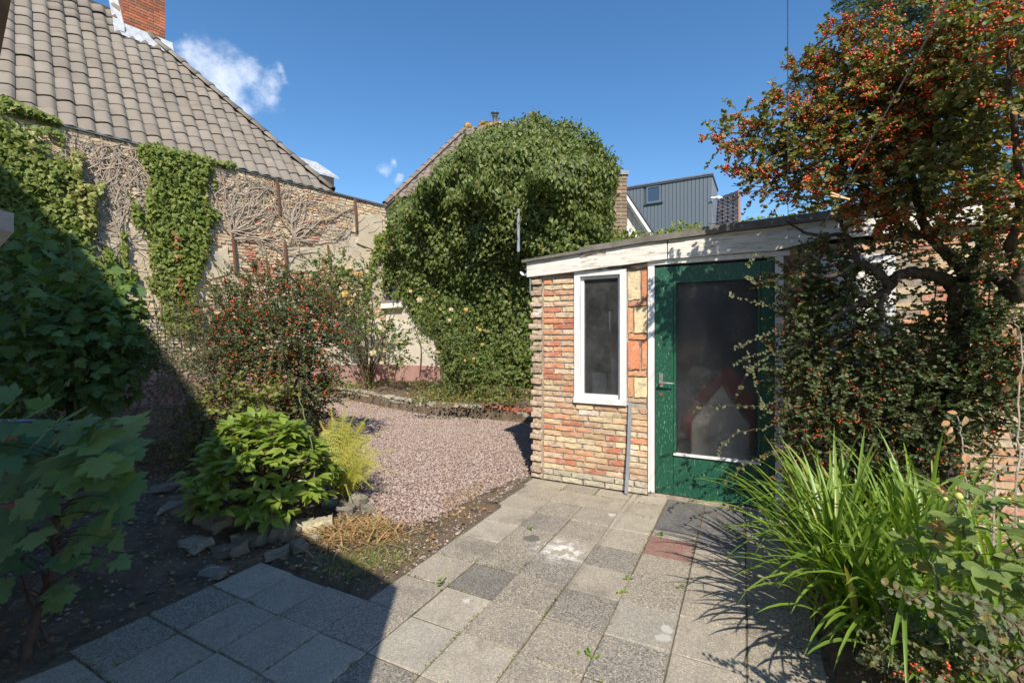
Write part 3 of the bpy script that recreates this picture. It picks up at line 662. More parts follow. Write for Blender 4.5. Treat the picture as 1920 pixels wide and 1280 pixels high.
    strip('rotten_board', MT['fasciarot'], .43, 1.10, -.020, .03, lambda u: frieze_bot(u)+.002, lambda u: 1.982)
    strip('rotten_board', MT['fasciarot'], .50, .74, -.061, -.0555, lambda u: ft(u)-.062-.010*abs(math.sin(u*31)), lambda u: ft(u)-.085-.008*math.sin(u*17), 12)
    strip('felt_edge', MT['felt'], -.085, .52, -.088, -.040, lambda u: ft(u)-.026, lambda u: ft(u)-.052, 8)
    strip('felt_edge', MT['felt'], .50, 1.42, -.082, -.034, lambda u: ft(u)+.000, lambda u: ft(u)-.050, 10)
    strip('felt_edge', MT['felt'], 1.40, 6.0, -.078, -.030, lambda u: ft(u)+.016, lambda u: ft(u)-.046, 14)
    us = [-.1, .5, 1.05, 3.4, 6]; V = [Lw(u, -.03, ft(u)-.03) for u in us]+[Lw(u, 3.1, ft(u)-.10) for u in us]
    put('roof', np.array(V+[v-UP*.05 for v in V]), [np.array([(i, i+1, i+6, i+5) for i in range(4)]), np.array([(i+10, i+15, i+16, i+11) for i in range(4)])], MT['felt'], t)
    # window
    wf = thing('window', None, None, tuple(Lw(.43, 0, .775))); wf.parent = t; wf.location = Vector(Lw(.43, 0, .775)-O0)
    a = Acc(); u0, u1, z0, z1 = .428, .911, .772, 1.982; fw = .056
    box(a, u0, u0+fw, -.022, .07, z0, z1); box(a, u1-fw, u1, -.022, .07, z0, z1); box(a, u0+fw, u1-fw, -.020, .07, z1-fw*.8, z1); box(a, u0-.004, u1+.004, -.034, .07, z0-.004, z0+.045)
    a.put('window_frame', MT['whiteframe'], wf)
    a = Acc(); g0, g1, h0, h1 = u0+fw, u1-fw, z0+.045, z1-fw*.8; s = .026
    box(a, g0, g0+s, .018, .062, h0, h1); box(a, g1-s, g1, .018, .062, h0, h1); box(a, g0+s, g1-s, .020, .062, h1-s, h1); box(a, g0+s, g1-s, .010, .062, h0, h0+.034)
    a.put('sash', MT['whiteframe'], wf)
    a = Acc(); box(a, g0+s, g1-s, .038, .043, h0+.034, h1-s); a.put('pane', MT['winglass'], wf)
    # second window, half hidden by the bush
    wf = thing('window', None, None, (0, 0, 0)); wf.parent = t; wf.location = Vector(Lw(2.35, 0, .78)-O0)
    a = Acc(); u0, u1, z0, z1 = 2.35, 2.78, .78, 1.96
    box(a, u0, u0+.1, -.022, .07, z0, z1); box(a, u1-.07, u1, -.022, .07, z0, z1); box(a, u0+.1, u1-.07, -.020, .07, z1-.06, z1); box(a, u0-.004, u1+.004, -.034, .07, z0-.004, z0+.06)
    a.put('window_frame', MT['whiteframe'], wf); a = Acc(); box(a, u0+.1, u1-.07, .02, .03, z0+.06, z1-.06); a.put('white_panel', MT['whitepaint'], wf)
    # door frame and door
    df = thing('door_frame', None, None, (0, 0, 0)); df.parent = t; df.location = Vector(Lw(1.1, 0, 0)-O0)
    a = Acc(); box(a, 1.098, 1.152, -.020, .07, 0.035, 1.992); a.put('jamb', MT['whiteframe'], df)
    a = Acc(); box(a, 2.052, 2.108, -.020, .07, 0.035, 1.992); a.put('jamb', MT['whiteframe'], df)
    a = Acc(); box(a, 1.095, 2.15, -.026, .07, 1.994, 2.032); a.put('lintel', MT['whiteframe'], df)
    a = Acc(); box(a, 1.098, 2.10, -.012, .09, -.01, .030); a.put('doorstep', MT['mortar'], df)
    dr = thing('door', None, None, (0, 0, 0)); dr.parent = t; dr.location = Vector(Lw(1.16, 0, .03)-O0)
    A, B, Z0, Z1 = 1.158, 2.046, .038, 1.972; ga, gb, gz0, gz1 = 1.320, 1.944, .392, 1.832
    a = Acc(); box(a, A, ga-.014, -.008, .032, Z0, Z1); a.put('stile', MT['green'], dr)
    a = Acc(); box(a, gb+.014, B, -.008, .032, Z0, Z1); a.put('stile', MT['green'], dr)
    a = Acc(); box(a, ga-.011, gb+.011, -.0065, .032, gz1+.014, Z1); a.put('top_rail', MT['green'], dr)
    a = Acc(); box(a, ga-.011, gb+.011, -.0065, .032, .148, gz0-.014); a.put('lower_panel', MT['green'], dr)
    a = Acc(); box(a, ga-.011, gb+.011, -.0065, .032, Z0, .140); box(a, ga-.011, gb+.011, -.002, .03, .1401, .1479); a.put('bottom_rail', MT['green'], dr)
    a = Acc()
    for (x0, x1, y0, y1) in ((ga-.010, ga+.008, gz0, gz1), (gb-.008, gb+.010, gz0, gz1), (ga-.010, gb+.010, gz1, gz1+.012)): box(a, x0, x1, -.015, .02, y0, y1)
    a.put('glazing_bead', MT['green'], dr)
    a = Acc(); box(a, ga-.012, gb+.012, -.024, .02, gz0-.014, gz0+.004); a.put('sill_bar', MT['whiteframe'], dr)
    a = Acc(); box(a, ga+.002, gb-.002, .008, .014, gz0, gz1); a.put('glass', MT['doorglass'], dr)
    a = Acc(); box(a, 1.190, 1.222, -.016, -.0085, .945, 1.065); a.put('lock_plate', MT['metalhandle'], dr)
    hd = Acc(); hd.add(*tube([Lw(1.206, -.012, .985), Lw(1.206, -.06, .985)], .008, 8)); hd.add(*tube([Lw(1.198, -.06, .985), Lw(1.26, -.062, .987), Lw(1.318, -.058, .984)], [.009, .008, .007], 8)); hd.put('handle', MT['metalhandle'], dr)
    hd = Acc(); hd.add(*tube([Lw(1.206, -.007, .885), Lw(1.206, -.016, .885)], .017, 10)); hd.put('keyhole', MT['rust'], dr)
    # gutter running back along the side
    pts = [Lw(-.075, -.06, 2.02), Lw(-.075, 3.0, 2.0)]; n = 9; V = []
    for p in pts:
        for k in range(n):
            an = math.pi+math.pi*k/(n-1); V.append(p+DU*.042*math.cos(an)+UP*.042*math.sin(an))
        for k in range(n)[::-1]:
            an = math.pi+math.pi*k/(n-1); V.append(p+DU*.037*math.cos(an)+UP*.037*math.sin(an))
    m = 2*n; f = [(i, (i+1) % m, (i+1) % m+m, i+m) for i in range(m)]
    put('gutter', np.array(V), [np.array(f), np.array([(i, i+1, m-2-i, m-1-i) for i in range(n-1)])], MT['white'], t)
    V, Fs = tube([Lw(-.075, -.03, 2.04), Lw(-.02, -.03, 2.05), Lw(-.02, -.03, 1.80)], .010, 6); put('gutter_bracket', V, Fs, MT['zinc'], t)
def shed_extras():
    # leaning strip
    pts = [Lw(.945, -.022, .80), Lw(.940, -.035, .45), Lw(.925, -.075, .01)]; V = []
    for p in pts: V += [p-DU*.014-DV*.008, p+DU*.014-DV*.008, p+DU*.014+DV*.004, p-DU*.014+DV*.004]
    f = [(o+j, o+(j+1) % 4, o+4+(j+1) % 4, o+4+j) for o in (0, 4) for j in range(4)]+[(3,2,1,0),(8,9,10,11)]
    props(put('plastic_strip', np.array(V), [np.array(f)], MT['pipe']), 'thin grey strip leaning on the bricks below the right edge of the narrow window', 'strip')
    # things seen through the glass
    V, Fs = tube([Lw(.74, .35, .03), Lw(.70, .22, 1.62)], .013, 8); t = thing('broom', 'pale broom handle with a red grip standing behind the narrow shed window', 'broom', tuple(Lw(.74, .35, 0)))
    put('handle', V, Fs, MT['inwhite'], t); V, Fs = tube([Lw(.7135, .26, 1.17), Lw(.7055, .235, 1.42)], .016, 8); put('grip', V, Fs, MT['inred'], t)
    a = Acc(); box(a, .58, .86, .33, .38, .02, .10); a.put('brush', MT['ingrey'], t)
    a = Acc(); box(a, .50, .64, .30, .5, .012, 1.02); props(a.put('storage_box', MT['ingrey']), 'grey upright box standing behind the lower left of the narrow window', 'box')
    p = [Lw(1.42, .30, .25), Lw(1.88, .30, .25), Lw(1.88, .30, .62), Lw(1.66, .30, .94), Lw(1.42, .30, .62)]
    V, Fs = prism([p[0], p[1], p[2], p[3], p[4]], DV*.25); props(put('storage_tent', V, Fs, MT['inwhite']), 'blurred white pointed shape behind the lower door glass', 'storage cover')
    p = [Lw(1.34, .56, .40), Lw(1.92, .56, .40), Lw(1.93, .56, .80), Lw(1.72, .56, 1.12), Lw(1.5, .56, .9), Lw(1.34, .56, .62)]
    V, Fs = prism(p, DV*.1); props(put('red_tarpaulin', V, Fs, MT['inred']), 'blurred red cloth rising behind the white shape inside the shed door', 'cloth')
    a = Acc(); box(a, 1.35, 1.95, .28, .58, .012, .245); props(a.put('crate', MT['timber']), 'dim brown crate standing on the shed floor behind the door glass', 'crate')

# ------------------------------------------------------------------ tiled house on the left
WD = nrm([.667, .745, 0]); WN = nrm([.745, -.667, 0]); WC = np.array([-3.22, 11.5, 0]); WTOP = 4.74
WALL = Plane(WC, -WD, WN)                                        # s runs from the far corner towards the camera
TILEM = {}
def pantile(n=10, kind='pantile', mt=None):
    """S-section tile: x across 0..1 (cover width), y up the slope 0..1, z out"""
    xs = np.linspace(-.04, 1.06, n); zs = .27*np.sin((xs-.08+.09*np.sin(xs*2*np.pi))*2*np.pi)-.16*xs+.10
    V = []
    for y, dz in ((0, .36), (1.12, -.02)):
        for x, z in zip(xs, zs): V.append((x, y, z+dz))
    for x, z in zip(xs, zs): V.append((x, .0, z+.36-.20))
    f = [(i, i+1, n+i+1, n+i) for i in range(n-1)]+[(2*n+i, 2*n+i+1, i+1, i) for i in range(n-1)]
    return np.array(V), [np.array(f)]
def tile_roof(parent, E, along, up, out, w, g, cols, rows, keep, mt, pal, limit=300, seed=1, zs=None):
    """rows x cols of tiles starting at E; keep(x, y) says whether tile centre stays; nearest `limit` are single parts"""
    r = rng(seed); V0, F0 = pantile(); s = (w, g, w*.36 if zs is None else zs)
    me = mesh('roof_tile', V0, F0, mt, True); lst = []
    for i in range(cols):
        for j in range(rows):
            x = (i+.5)*w; y = (j+.5)*g
            if keep(x, y): lst.append((i, j))
    Rm = np.stack([along, up, out], 1)
    cen = [np.linalg.norm(E+along*(i+.5)*w+up*(j+.5)*g-np.array([0, 0, H])) for i, j in lst]; order = np.argsort(cen); acc = Acc()
    for q, k in enumerate(order):
        i, j = lst[k]; o = E+along*i*w+up*j*g+out*r.normal(.0, .005); c = np.array(pal[r.integers(len(pal))])*r.uniform(.93, 1.07)
        a = r.normal(0, .008); R2 = Rm@np.array([[math.cos(a), -math.sin(a), 0], [math.sin(a), math.cos(a), 0], [0, 0, 1]])
        if q < limit: inst('roof_tile', me, M4(R2, o, s), parent, [*c, 1])
        else: acc.add(o+(V0*s)@R2.T, F0)
    if acc.n: o = acc.put('roof_tiles', mt, parent, smooth=True, kind='stuff'); o.color = (*pal[0], 1)
def brick_block(parent, o, X, Y, Z, nx, ny, nz, L, h, mt, mortar, pal, joint=.01, name='brick', seed=3, faces=((0, -1), (1, -1), (1, 1), (0, 1)), dep=.05, single=True):
    """a brick shaft: mortar core and bricks on the chosen faces; X, Y horizontal axes, size in bricks"""
    r = rng(seed); W, D, Ht = nx, ny, nz*h
    V = boxV(X*(W-.02), Y*(D-.02), Z*Ht, o+X*.01+Y*.01); put('shaft', V, [BOXF], mortar, parent)
    ms = [mesh(name, *rough_box(90+k, 1, 1, 1, .03, .05), mt) for k in range(3)]; acc = Acc()
    for ax, sg in faces:
        A, B, wid, oth = (X, Y, W, D) if ax == 0 else (Y, X, D, W)
        base = o+(B*oth if sg > 0 else 0)
        for k in range(nz):
            u = -(L/2 if (k+ax) % 2 else 0)
            while u < wid-1e-6:
                a = max(u, 0); b = min(u+L, wid); 
                if b-a > .03:
                    cen = base+A*(a+b)/2+B*(-sg*(dep/2-.004))*1+Z*(k+.5)*h; R = np.stack([A, B, Z], 1); c = np.array(pal[r.integers(len(pal))])*r.uniform(.85, 1.15)
                    if single: inst(name, ms[r.integers(3)], M4(R, cen, (b-a-joint, dep, h-joint)), parent, [*c, 1])
                    else:
                        v, f = rough_box(91, 1, 1, 1, .03, .05); acc.add(cen+(v*[b-a-joint, dep, h-joint])@R.T, f)
                u += L
    if acc.n: ob = acc.put(name+'_rows', mt, parent, kind='stuff'); ob.color = (*pal[0], 1)
def left_house():
    t = thing('tiled_house', 'large old house wall of bare brick and plaster under a steep grey pantile roof', 'house', tuple(WC))
    r = rng(31); E = WALL.pt([1.404, WTOP])[0]
    # body
    foot = [WALL.pt([0, 0])[0], WALL.pt([13, 0])[0], WALL.pt([13, 0])[0]-WN*7, WALL.pt([0, 0])[0]-WN*7]
    V, Fs = prism([p-WN*.02-UP*.1 for p in foot][::-1], UP*(WTOP-.03+.1)); put('wall', V, Fs, MT['oldmortar'], t)
    th = math.radians(50); Ru = -WN*math.cos(th)+UP*math.sin(th); Ro = WN*math.sin(th)+UP*math.cos(th)
    # under-roof: hipped solid
    def ww(s, d, z): return WALL.pt([s, z])[0]-WN*d
    tn = math.tan(th); hh = 3.4
    A = [ww(1.404-.02, 0, WTOP), ww(13, 0, WTOP), ww(13, 7, WTOP), ww(1.404-.02, 7, WTOP)]; Rg = [ww(1.404+hh, hh, WTOP+hh*tn), ww(13, hh, WTOP+hh*tn)]
    V = np.array(A+Rg)-Ro*.03; put('roof_deck', V, [np.array([(0,1,5,4),(2,3,4,5)]), np.array([(3,0,4)]), np.array([(1,2,5)])], MT['undertile'], t)
    pal = [(.21,.18,.15),(.225,.195,.165),(.195,.17,.145),(.215,.185,.15),(.235,.205,.17)]
    # visible tiles; x runs from the hip foot towards the camera
    cosf = math.cos(th)
    tile_roof(t, E+Ro*.02-Ru*.04, -WD, Ru, Ro, .224, .36, 31, 15, lambda x, y: (x > y*cosf-.16) and y < 5.1, MT['pantile'], pal, 290, 4)
    # hip and ridge caps
    hp = nrm(-WD*1+(-WN)*1+UP*tn); Lh = 3.4*math.sqrt(2+tn*tn); side = nrm(np.cross(hp, UP)); upv = np.cross(side, hp); nseg = int(Lh/.39)
    V = []; k = 7
    for y, s in ((0, 1.12), (1.08, .9)):
        for a in np.linspace(0, math.pi, k): V.append((math.cos(a)*.115*s, y*.39, math.sin(a)*.085*s))
    for a in np.linspace(0, math.pi, k): V.append((math.cos(a)*.10, 0, math.sin(a)*.07))
    f = [(i, i+1, k+i+1, k+i) for i in range(k-1)]+[(2*k+i, 2*k+i+1, i+1, i) for i in range(k-1)]; me = mesh('hip_tile', np.array(V), [np.array(f)], MT['pantile'], True)
    for i in range(nseg):
        c = np.array(pal[r.integers(5)])*r.uniform(.8, 1.15); inst('hip_tile', me, M4(np.stack([-side, hp, upv], 1), E+hp*(i*.39+.02)+upv*(.04+r.normal(0, .006))), t, [*c, 1])
    # chimney on the hip
    C0 = ww(1.404+2.57, 2.78, 7.25)
    ch = thing('chimney', None, None, (0, 0, 0)); ch.parent = t; ch.location = Vector(C0-WC)
    pal2 = [(.36,.12,.06),(.30,.10,.055),(.42,.15,.075),(.26,.10,.06),(.38,.13,.07),(.22,.11,.07)]
    brick_block(ch, C0, -WD, -WN, UP, .74, .8, 44, .215, .066, MT['chimbrick'], MT['chimmortar'], pal2, .010, seed=7, faces=((0, -1), (1, 1)), single=True)
    V = boxV(-WD*.86, -WN*.92, UP*.1, C0+WD*.06+WN*.06+UP*44*.066); put('chimney_cap', V, [BOXF], MT['chimmortar'], ch)
    # lead flashing: sheet laid on tiles round the foot
    n = 12; V = []
    for i in range(n+1):
        s = 1.404+2.57-.12+i*(.74+.30)/n; d = 2.74; rr = rng(i+300)
        for (off, up) in ((-.20+rr.normal(0, .012), .05), (.0, .075), (.028, .16+rr.normal(0, .006))):
            dd = d+off; V.append(ww(s, dd, WTOP+dd*tn)+Ro*(up if off < .02 else .03)+(UP*.13 if off > .02 else 0))
    f = [(i*3+j, i*3+j+1, i*3+j+4, i*3+j+3) for i in range(n) for j in range(2)]
    put('flashing', np.array(V), [np.array(f)], MT['lead'], ch)
    V = []
    s0 = 1.404+2.57+.75
    for i in range(8):
        d = 2.62+i*.17; rr = rng(i+400); z = WTOP+d*tn
        V += [ww(s0+.15+rr.normal(0, .01), d, z)+Ro*.06, ww(s0-.0, d, z)+Ro*.075, ww(s0-.006, d, z+.17)+Ro*.02]
    put('flashing', np.array(V), [np.array([(i*3+j, i*3+j+1, i*3+j+4, i*3+j+3) for i in range(7) for j in range(2)])], MT['lead'], ch)
    # dormer edge beyond the hip
    D0 = P(590, 320, 11.9); a = P(545, 290, 11.6)-D0; b = np.array([.45, .5, 0])
    V = boxV(a, b, np.array([0, 0, -.05]), D0); put('dormer_roof', V, [BOXF], MT['lead'], t)
    V = boxV(a*.85, b*.7, np.array([0, 0, -.7]), D0+b*.15+a*.07-UP*.05); put('dormer_cheek', V, [BOXF], MT['undertile'], t)
    # edge trim along the wall top
    a = WALL.pt([-.02, WTOP-.03])[0]; V = boxV(-WD*13, WN*.07, UP*.035, a-WN*.02); put('gutter_edge', V, [BOXF], MT['zinc'], t)
    # plinth
    a = WALL.pt([-.0, -.05])[0]; V = boxV(-WD*13, WN*.035, UP*.77, a-WN*.02); put('plinth', V, [BOXF], MT['plinth'], t)
    # patches of render and old bricks
    patches = []
    def patch(pxs, mt='plaster', th_=.028, name='render_patch'):
        st = [WALL.hit(*p) for p in pxs]; st2 = []; n = len(st); rr = rng(int(pxs[0][0]))
        for i in range(n):
            a, b = st[i], st[(i+1) % n]; m = max(2, int(np.linalg.norm(b-a)/.12))
            for k in range(m): st2.append(a+(b-a)*k/m+rr.normal(0, .018, 2))
        patches.append(np.array(st)); p3 = WALL.pt(np.array(st2), -.02); c = p3.mean(0)
        nn = len(st2); q3 = WALL.pt(np.array(st2)+(np.array(st).mean(0)-np.array(st2))*.02, th_-.004); V = np.r_[p3, q3]
        put(name, V, [np.array([[i, (i+1) % nn, (i+1) % nn+nn, i+nn] for i in range(nn)]), np.array([list(range(nn, 2*nn))])], MT[mt], t)
    patch([(662,405),(716,400),(716,450),(700,470),(668,455)]); patch([(534,468),(596,462),(606,505),(560,512),(534,505)])
    patch([(385,480),(428,462),(432,512),(395,522),(372,515)]); patch([(180,385),(225,400),(232,470),(190,470),(178,430)])
    patch([(560,600),(716,600),(716,682),(560,690)], 'lowplaster', .03); patch([(700,470),(716,462),(716,560),(690,590),(684,540)])
    patch([(300,300),(330,330),(300,345),(280,320)]); patch([(520,385),(548,395),(545,415),(522,405)])
    pal = [(.66,.52,.33),(.68,.56,.37),(.58,.45,.29),(.58,.38,.24),(.52,.38,.25),(.58,.49,.35),(.64,.47,.29),(.52,.44,.33),(.52,.24,.15)]
    ms = [mesh('brick', *rough_box(120+k, 3, 1, 2, .10, .12), MT['oldbrick']) for k in range(7)]; c = .063; lst = []
    for i in range(int((WTOP-.75)/c)):
        z = .76+i*c; s = -r.uniform(0, .2)
        while s < 6.6:
            L = r.uniform(.13, .24); q = np.array([[s+L/2, z]]); s += L
            if s < .05 or s > 6.5 or z > WTOP-.07: continue
            if any(inpoly(q, p)[0] for p in patches): continue
            keep = fbm(np.c_[q, [[0]]], .9, 8)[0] > .36
            if keep: lst.append((s-L, L, z, r.normal(0, 1)))
    # bricks beside the fixed outlines are nearest to the open stretch of wall
    def vis(b): s, L, z, q = b; return -(1.2 < z) * (abs(s-2.0) < 1.9) * (z > 2.4) + abs(s-2.2)*.1
    lst.sort(key=vis); acc = Acc(); tmp = [rough_box(130+k, 2, 1, 1, .08, .08) for k in range(4)]; R = np.stack([-WD, -WN, UP], 1)
    R = np.stack([-WD, WN, UP], 1)
    for q, (s, L, z, e) in enumerate(lst):
        cen = WALL.pt([s+L/2, z+c/2])[0]+WN*(-.0275+r.normal(0, .005)); sz = (L-.008, .07, c-.010+r.normal(0, .004))
        col = pal[r.integers(len(pal))]
        if fbm(np.array([[s, z, 3.]]), 1.2, 77)[0] > .62: col = (.50,.24,.16)
        if q < 290: inst('brick', ms[r.integers(7)], M4(R, cen, sz), t, [*np.array(col)*r.uniform(.85, 1.1), 1])
        else: v, f = tmp[r.integers(4)]; acc.add(cen+(v*sz)@R.T, f)
    acc.put('brick_rows', solid('oldbrickrow', (0,0,0), None, rough=.95, bump=1, bscale=30, dist=.012, obj=False, isl=pal, layers=[((.46,.41,.34), 3.2, .46, .66), ((.20,.16,.12), 18, .56, .75)]), t, kind='stuff')
    # rusted iron wall posts
    for (x0, y0, x1, y1) in ((517,338,523,405),(663,374,666,434),(434,440,440,510),(532,452,534,502),(613,460,615,498)):
        a = WALL.pt(WALL.hit(x0, y0), .05)[0]; b = WALL.pt(WALL.hit(x1, y1), .07)[0]
        V, Fs = tube(curve([a, (a+b)/2+WN*.012, b], 5), [.026]+[.03]*9+[.024], 6); put('wall_anchor', V, Fs, MT['rust'], t)
# ------------------------------------------------------------------ ivy and other foliage
BK = nrm([3.55, -2.2, 0]); BN = np.cross(BK, UP)*1.0
BN = BN if BN[1] < 0 else -BN
BACK = Plane(WC, BK, BN)                                          # wall at the back of the yard, s grows to the right
def ivy_leaves(plane, poly, n, seed, rag=.3, size=(.05, .085), off=lambda q: .05, edge=.15, droop=.9, spread=.5, tmpl='ivy', jit=.05, back=.5):
    r = rng(seed); q = sample_poly(poly, n, r); e = polydist(q, poly)
    if rag: k_ = e/rag+.55*(fbm(np.c_[q, 0*q[:, 0]], 3.5, seed+60)-.5)*2+r.normal(0, .12, n) > .22; q = q[k_]; e = e[k_]; n = len(q)
    o = off(q)*np.clip(e/edge, .12, 1)**.5
    o = o*(1-back*r.random(n)**2)+r.normal(0, jit, n)*np.clip(e/edge, .3, 1)
    p = plane.pt(q, np.maximum(o, .015))
    eps = .12; gx = (off(q+[eps, 0])-off(q-[eps, 0]))/(2*eps); gz = (off(q+[0, eps])-off(q-[0, eps]))/(2*eps)
    nr = plane.n-plane.a*gx[:, None]-UP*gz[:, None]; nr = nrm(nrm(nr)+r.normal(0, spread, (n, 3))+UP*.35)
    tip = -UP*droop+plane.a*r.normal(0, .55, (n, 1))+plane.n*r.normal(.15, .25, (n, 1))
    return scatter(*LEAF[tmpl], p, frames(tip, nr), r.uniform(*size, n))
def pxpoly(plane, pts, off=0):
    plane = Plane(plane.o+plane.n*off, plane.a, plane.n); return [tuple(plane.hit(*p)) for p in pts]
def climbing_stems(acc, plane, starts, seed, step=.07, rad=.007, up=True, n=26, wander=.35, branch=.12, off=.035):
    r = rng(seed)
    for (s, z, ang, ln) in starts:
        stack = [(s, z, ang, ln, rad)]
        while stack:
            s, z, a, ln, rd = stack.pop(); pts = [(s, z)]
            m = int(ln/step)
            for i in range(m):
                a += r.normal(0, wander*.5); s += math.sin(a)*step; z += math.cos(a)*step
                if z > WTOP-.06 or z < .3: break
                pts.append((s, z))
                if r.random() < branch and rd > .0035 and m-i > 4: stack.append((s, z, a+r.choice([-1, 1])*r.uniform(.3, .9), ln*(1-i/m)*r.uniform(.5, .9), rd*.65))
            if len(pts) > 3:
                p3 = plane.pt(np.array(pts), off+r.normal(0, .006, len(pts)).cumsum()*.5); V, Fs = tube(p3, np.linspace(rd, rd*.45, len(p3)), 4, False); acc.add(V, Fs)
def house_ivy():
    n = lambda f, sd: (lambda q: .06+f*fbm(np.c_[q, 0*q[:, 0]], 1.6, sd))
    # sunlit curtain
    t = thing('ivy', 'bright green ivy curtain hanging down the middle of the old wall from the roof edge', 'ivy', tuple(WALL.pt([4, .3])[0]))
    poly = pxpoly(WALL, [(252,268),(300,272),(345,290),(378,292),(398,310),(398,340),(388,370),(402,400),(398,440),(390,480),(378,520),(372,560),(372,610),(350,640),(310,640),(300,600),(285,560),(268,520),(262,480),(268,430),(270,380),(276,330),(262,300)])
    V, Fs = ivy_leaves(WALL, poly, 7500, 1, .35, (.045,.078), n(.13, 2), .12); put('foliage', V, Fs, MT['ivy'], t, kind='stuff')
    poly2 = pxpoly(WALL, [(318,425),(332,430),(336,500),(345,560),(380,590),(360,600),(330,570),(322,500)])
    V, Fs = ivy_leaves(WALL, poly2, 170, 3, 0, (.05,.09), lambda q: .2+0*q[:, 0], .05); put('red_leaves', V, Fs, MT['ivyr'], t, kind='stuff')
    # left ivy, sun and shade
    t = thing('ivy', 'ivy spreading over the left end of the old wall beside the camera side shadow', 'ivy', tuple(WALL.pt([7, .3])[0]))
    poly = pxpoly(WALL, [(-60,195),(0,185),(15,200),(60,215),(110,232),(118,250),(128,290),(150,330),(150,380),(178,430),(185,470),(215,520),(235,575),(262,600),(262,690),(210,720),(120,745),(-60,745)])
    V, Fs = ivy_leaves(WALL, poly, 19000, 5, .7, (.05,.085), n(.22, 5), .15); put('foliage', V, Fs, MT['ivy'], t, kind='stuff')
    acc = Acc()
    for k, (pp, m) in enumerate((([(52,250),(64,250),(66,330),(54,330)], 130), ([(138,285),(152,290),(152,370),(140,365)], 170), ([(120,340),(180,350),(180,440),(150,430),(128,380)], 260), ([(182,340),(192,345),(190,372),(180,370)], 40))):
        V, Fs = ivy_leaves(WALL, pxpoly(WALL, pp), m, 8+k, 0, (.05,.09), lambda q: .2+0*q[:, 0], .04); acc.add(V, Fs)
    acc.put('yellow_leaves', MT['ivyy'], t, kind='stuff')
    # strands
    t = thing('ivy', 'thin strands of ivy beside the bright curtain on the old wall', 'ivy', tuple(WALL.pt([3.8, .3])[0])); acc = Acc()
    for k, (pp, m) in enumerate((([(398,335),(408,338),(402,372),(394,378)], 110), ([(388,400),(410,392),(412,412),(390,420)], 70), ([(240,360),(262,380),(270,420),(256,440),(244,400)], 130), ([(222,430),(238,430),(240,490),(262,520),(250,560),(228,500)], 260),
                                 ([(186,450),(215,470),(240,520),(225,545),(195,500)], 330), ([(250,268),(300,268),(440,305),(440,318),(395,312),(330,300)], 330), ([(0,172),(20,186),(60,202),(112,222),(112,236),(60,222),(0,206)], 420))):
        V, Fs = ivy_leaves(WALL, pxpoly(WALL, pp), int(m*1.3), 18+k, .1, (.045,.085), lambda q: .08+0*q[:, 0], .06); acc.add(V, Fs)
    acc.put('foliage', MT['ivy'], t, kind='stuff')
    # bare stems
    t = thing('bare_ivy', 'dead grey ivy stems matted over the upper old wall under the roof edge', 'dead ivy', tuple(WALL.pt([3, .3])[0])); acc = Acc(); r = rng(77)
    st = []
    for i in range(150):
        px = r.uniform(128, 262); py = r.uniform(250, 470)
        if px > 235 and py > 380: continue
        s, z = WALL.hit(px, py); st.append((s, z, r.choice([0, math.pi])+r.normal(0, .55), r.uniform(.4, 1.4)))
    climbing_stems(acc, WALL, st, 4, rad=.010, wander=.45, off=.05)
    st = []
    for i in range(80):
        px = r.uniform(395, 520); py = r.uniform(318, 420); s, z = WALL.hit(px, py); st.append((s, z, -.55+r.normal(0, .6), r.uniform(.3, .9)))
    climbing_stems(acc, WALL, st, 5, rad=.009, wander=.4, off=.045)
    for (px, py, k) in ((430,436,7),(550,448,6),(552,452,6),(545,420,3),(432,450,5)):
        s, z = WALL.hit(px, py)
        climbing_stems(acc, WALL, [(s, z, -.5+r.normal(0, .8), r.uniform(.6, 1.9)) for _ in range(k)], int(px), rad=.016, wander=.38, branch=.16, off=.05)
    for i in range(75):
        s, z = WALL.hit(r.uniform(540, 700), r.uniform(345, 450)); climbing_stems(acc, WALL, [(s, z, -.8+r.normal(0, .6), r.uniform(.2, .7))], 900+i, rad=.005, wander=.35)
    acc.put('stems', MT['drystem'], t, kind='stuff')

def spray(base, d, ln, k, tmpl, ls, r, droop=.25, lspread=.6, upb=.5, opp=False):
    """leaves along N straight sprays; returns leaf V,F"""
    n = len(base); tt = np.tile(np.linspace(.12, 1, k), n)+r.normal(0, .02, n*k); D = np.repeat(nrm(d), k, 0); L = np.repeat(ln, k)
    pos = np.repeat(base, k, 0)+D*(L*tt)[:, None]-UP*(droop*L*tt*tt)[:, None]
    side = nrm(np.cross(D, UP)+r.normal(0, .15, (n*k, 3))); sg = np.tile(np.where(np.arange(k) % 2, 1, -1), n)[:, None]
    tip = D*.55+side*sg*.8+r.normal(0, .3, (n*k, 3)); nr = UP*upb+r.normal(0, lspread, (n*k, 3))-np.array([0, .55, 0])
    return scatter(*LEAF[tmpl], pos, frames(tip, nr), r.uniform(.7, 1.15, n*k)*ls), pos
def twigs(base, d, ln, rad, droop=.25):
    t = nrm(d); k = 3; a = np.arange(3)*2*np.pi/3; V = []
    for y, s in ((0, 1), (.5, .8), (1, .4)):
        V += [(math.cos(q)*rad*s, y, math.sin(q)*rad*s) for q in a]
    V = np.array(V); f = [(i*3+j, i*3+(j+1) % 3, i*3+3+(j+1) % 3, i*3+3+j) for i in range(2) for j in range(3)]
    n = len(base); R = frames(t, np.tile([.1, .2, 1.], (n, 1))); vv = np.repeat(V[None], n, 0); vv = vv.copy(); vv[:, :, 1] *= ln[:, None]
    W = np.einsum('nij,nkj->nki', R, vv)+base[:, None]; W[:, :, 2] -= droop*ln[:, None]*(V[:, 1]**2)[None]
    F = (np.array(f)[None]+(np.arange(n)*9)[:, None, None]).reshape(-1, 4); return W.reshape(-1, 3), [F]
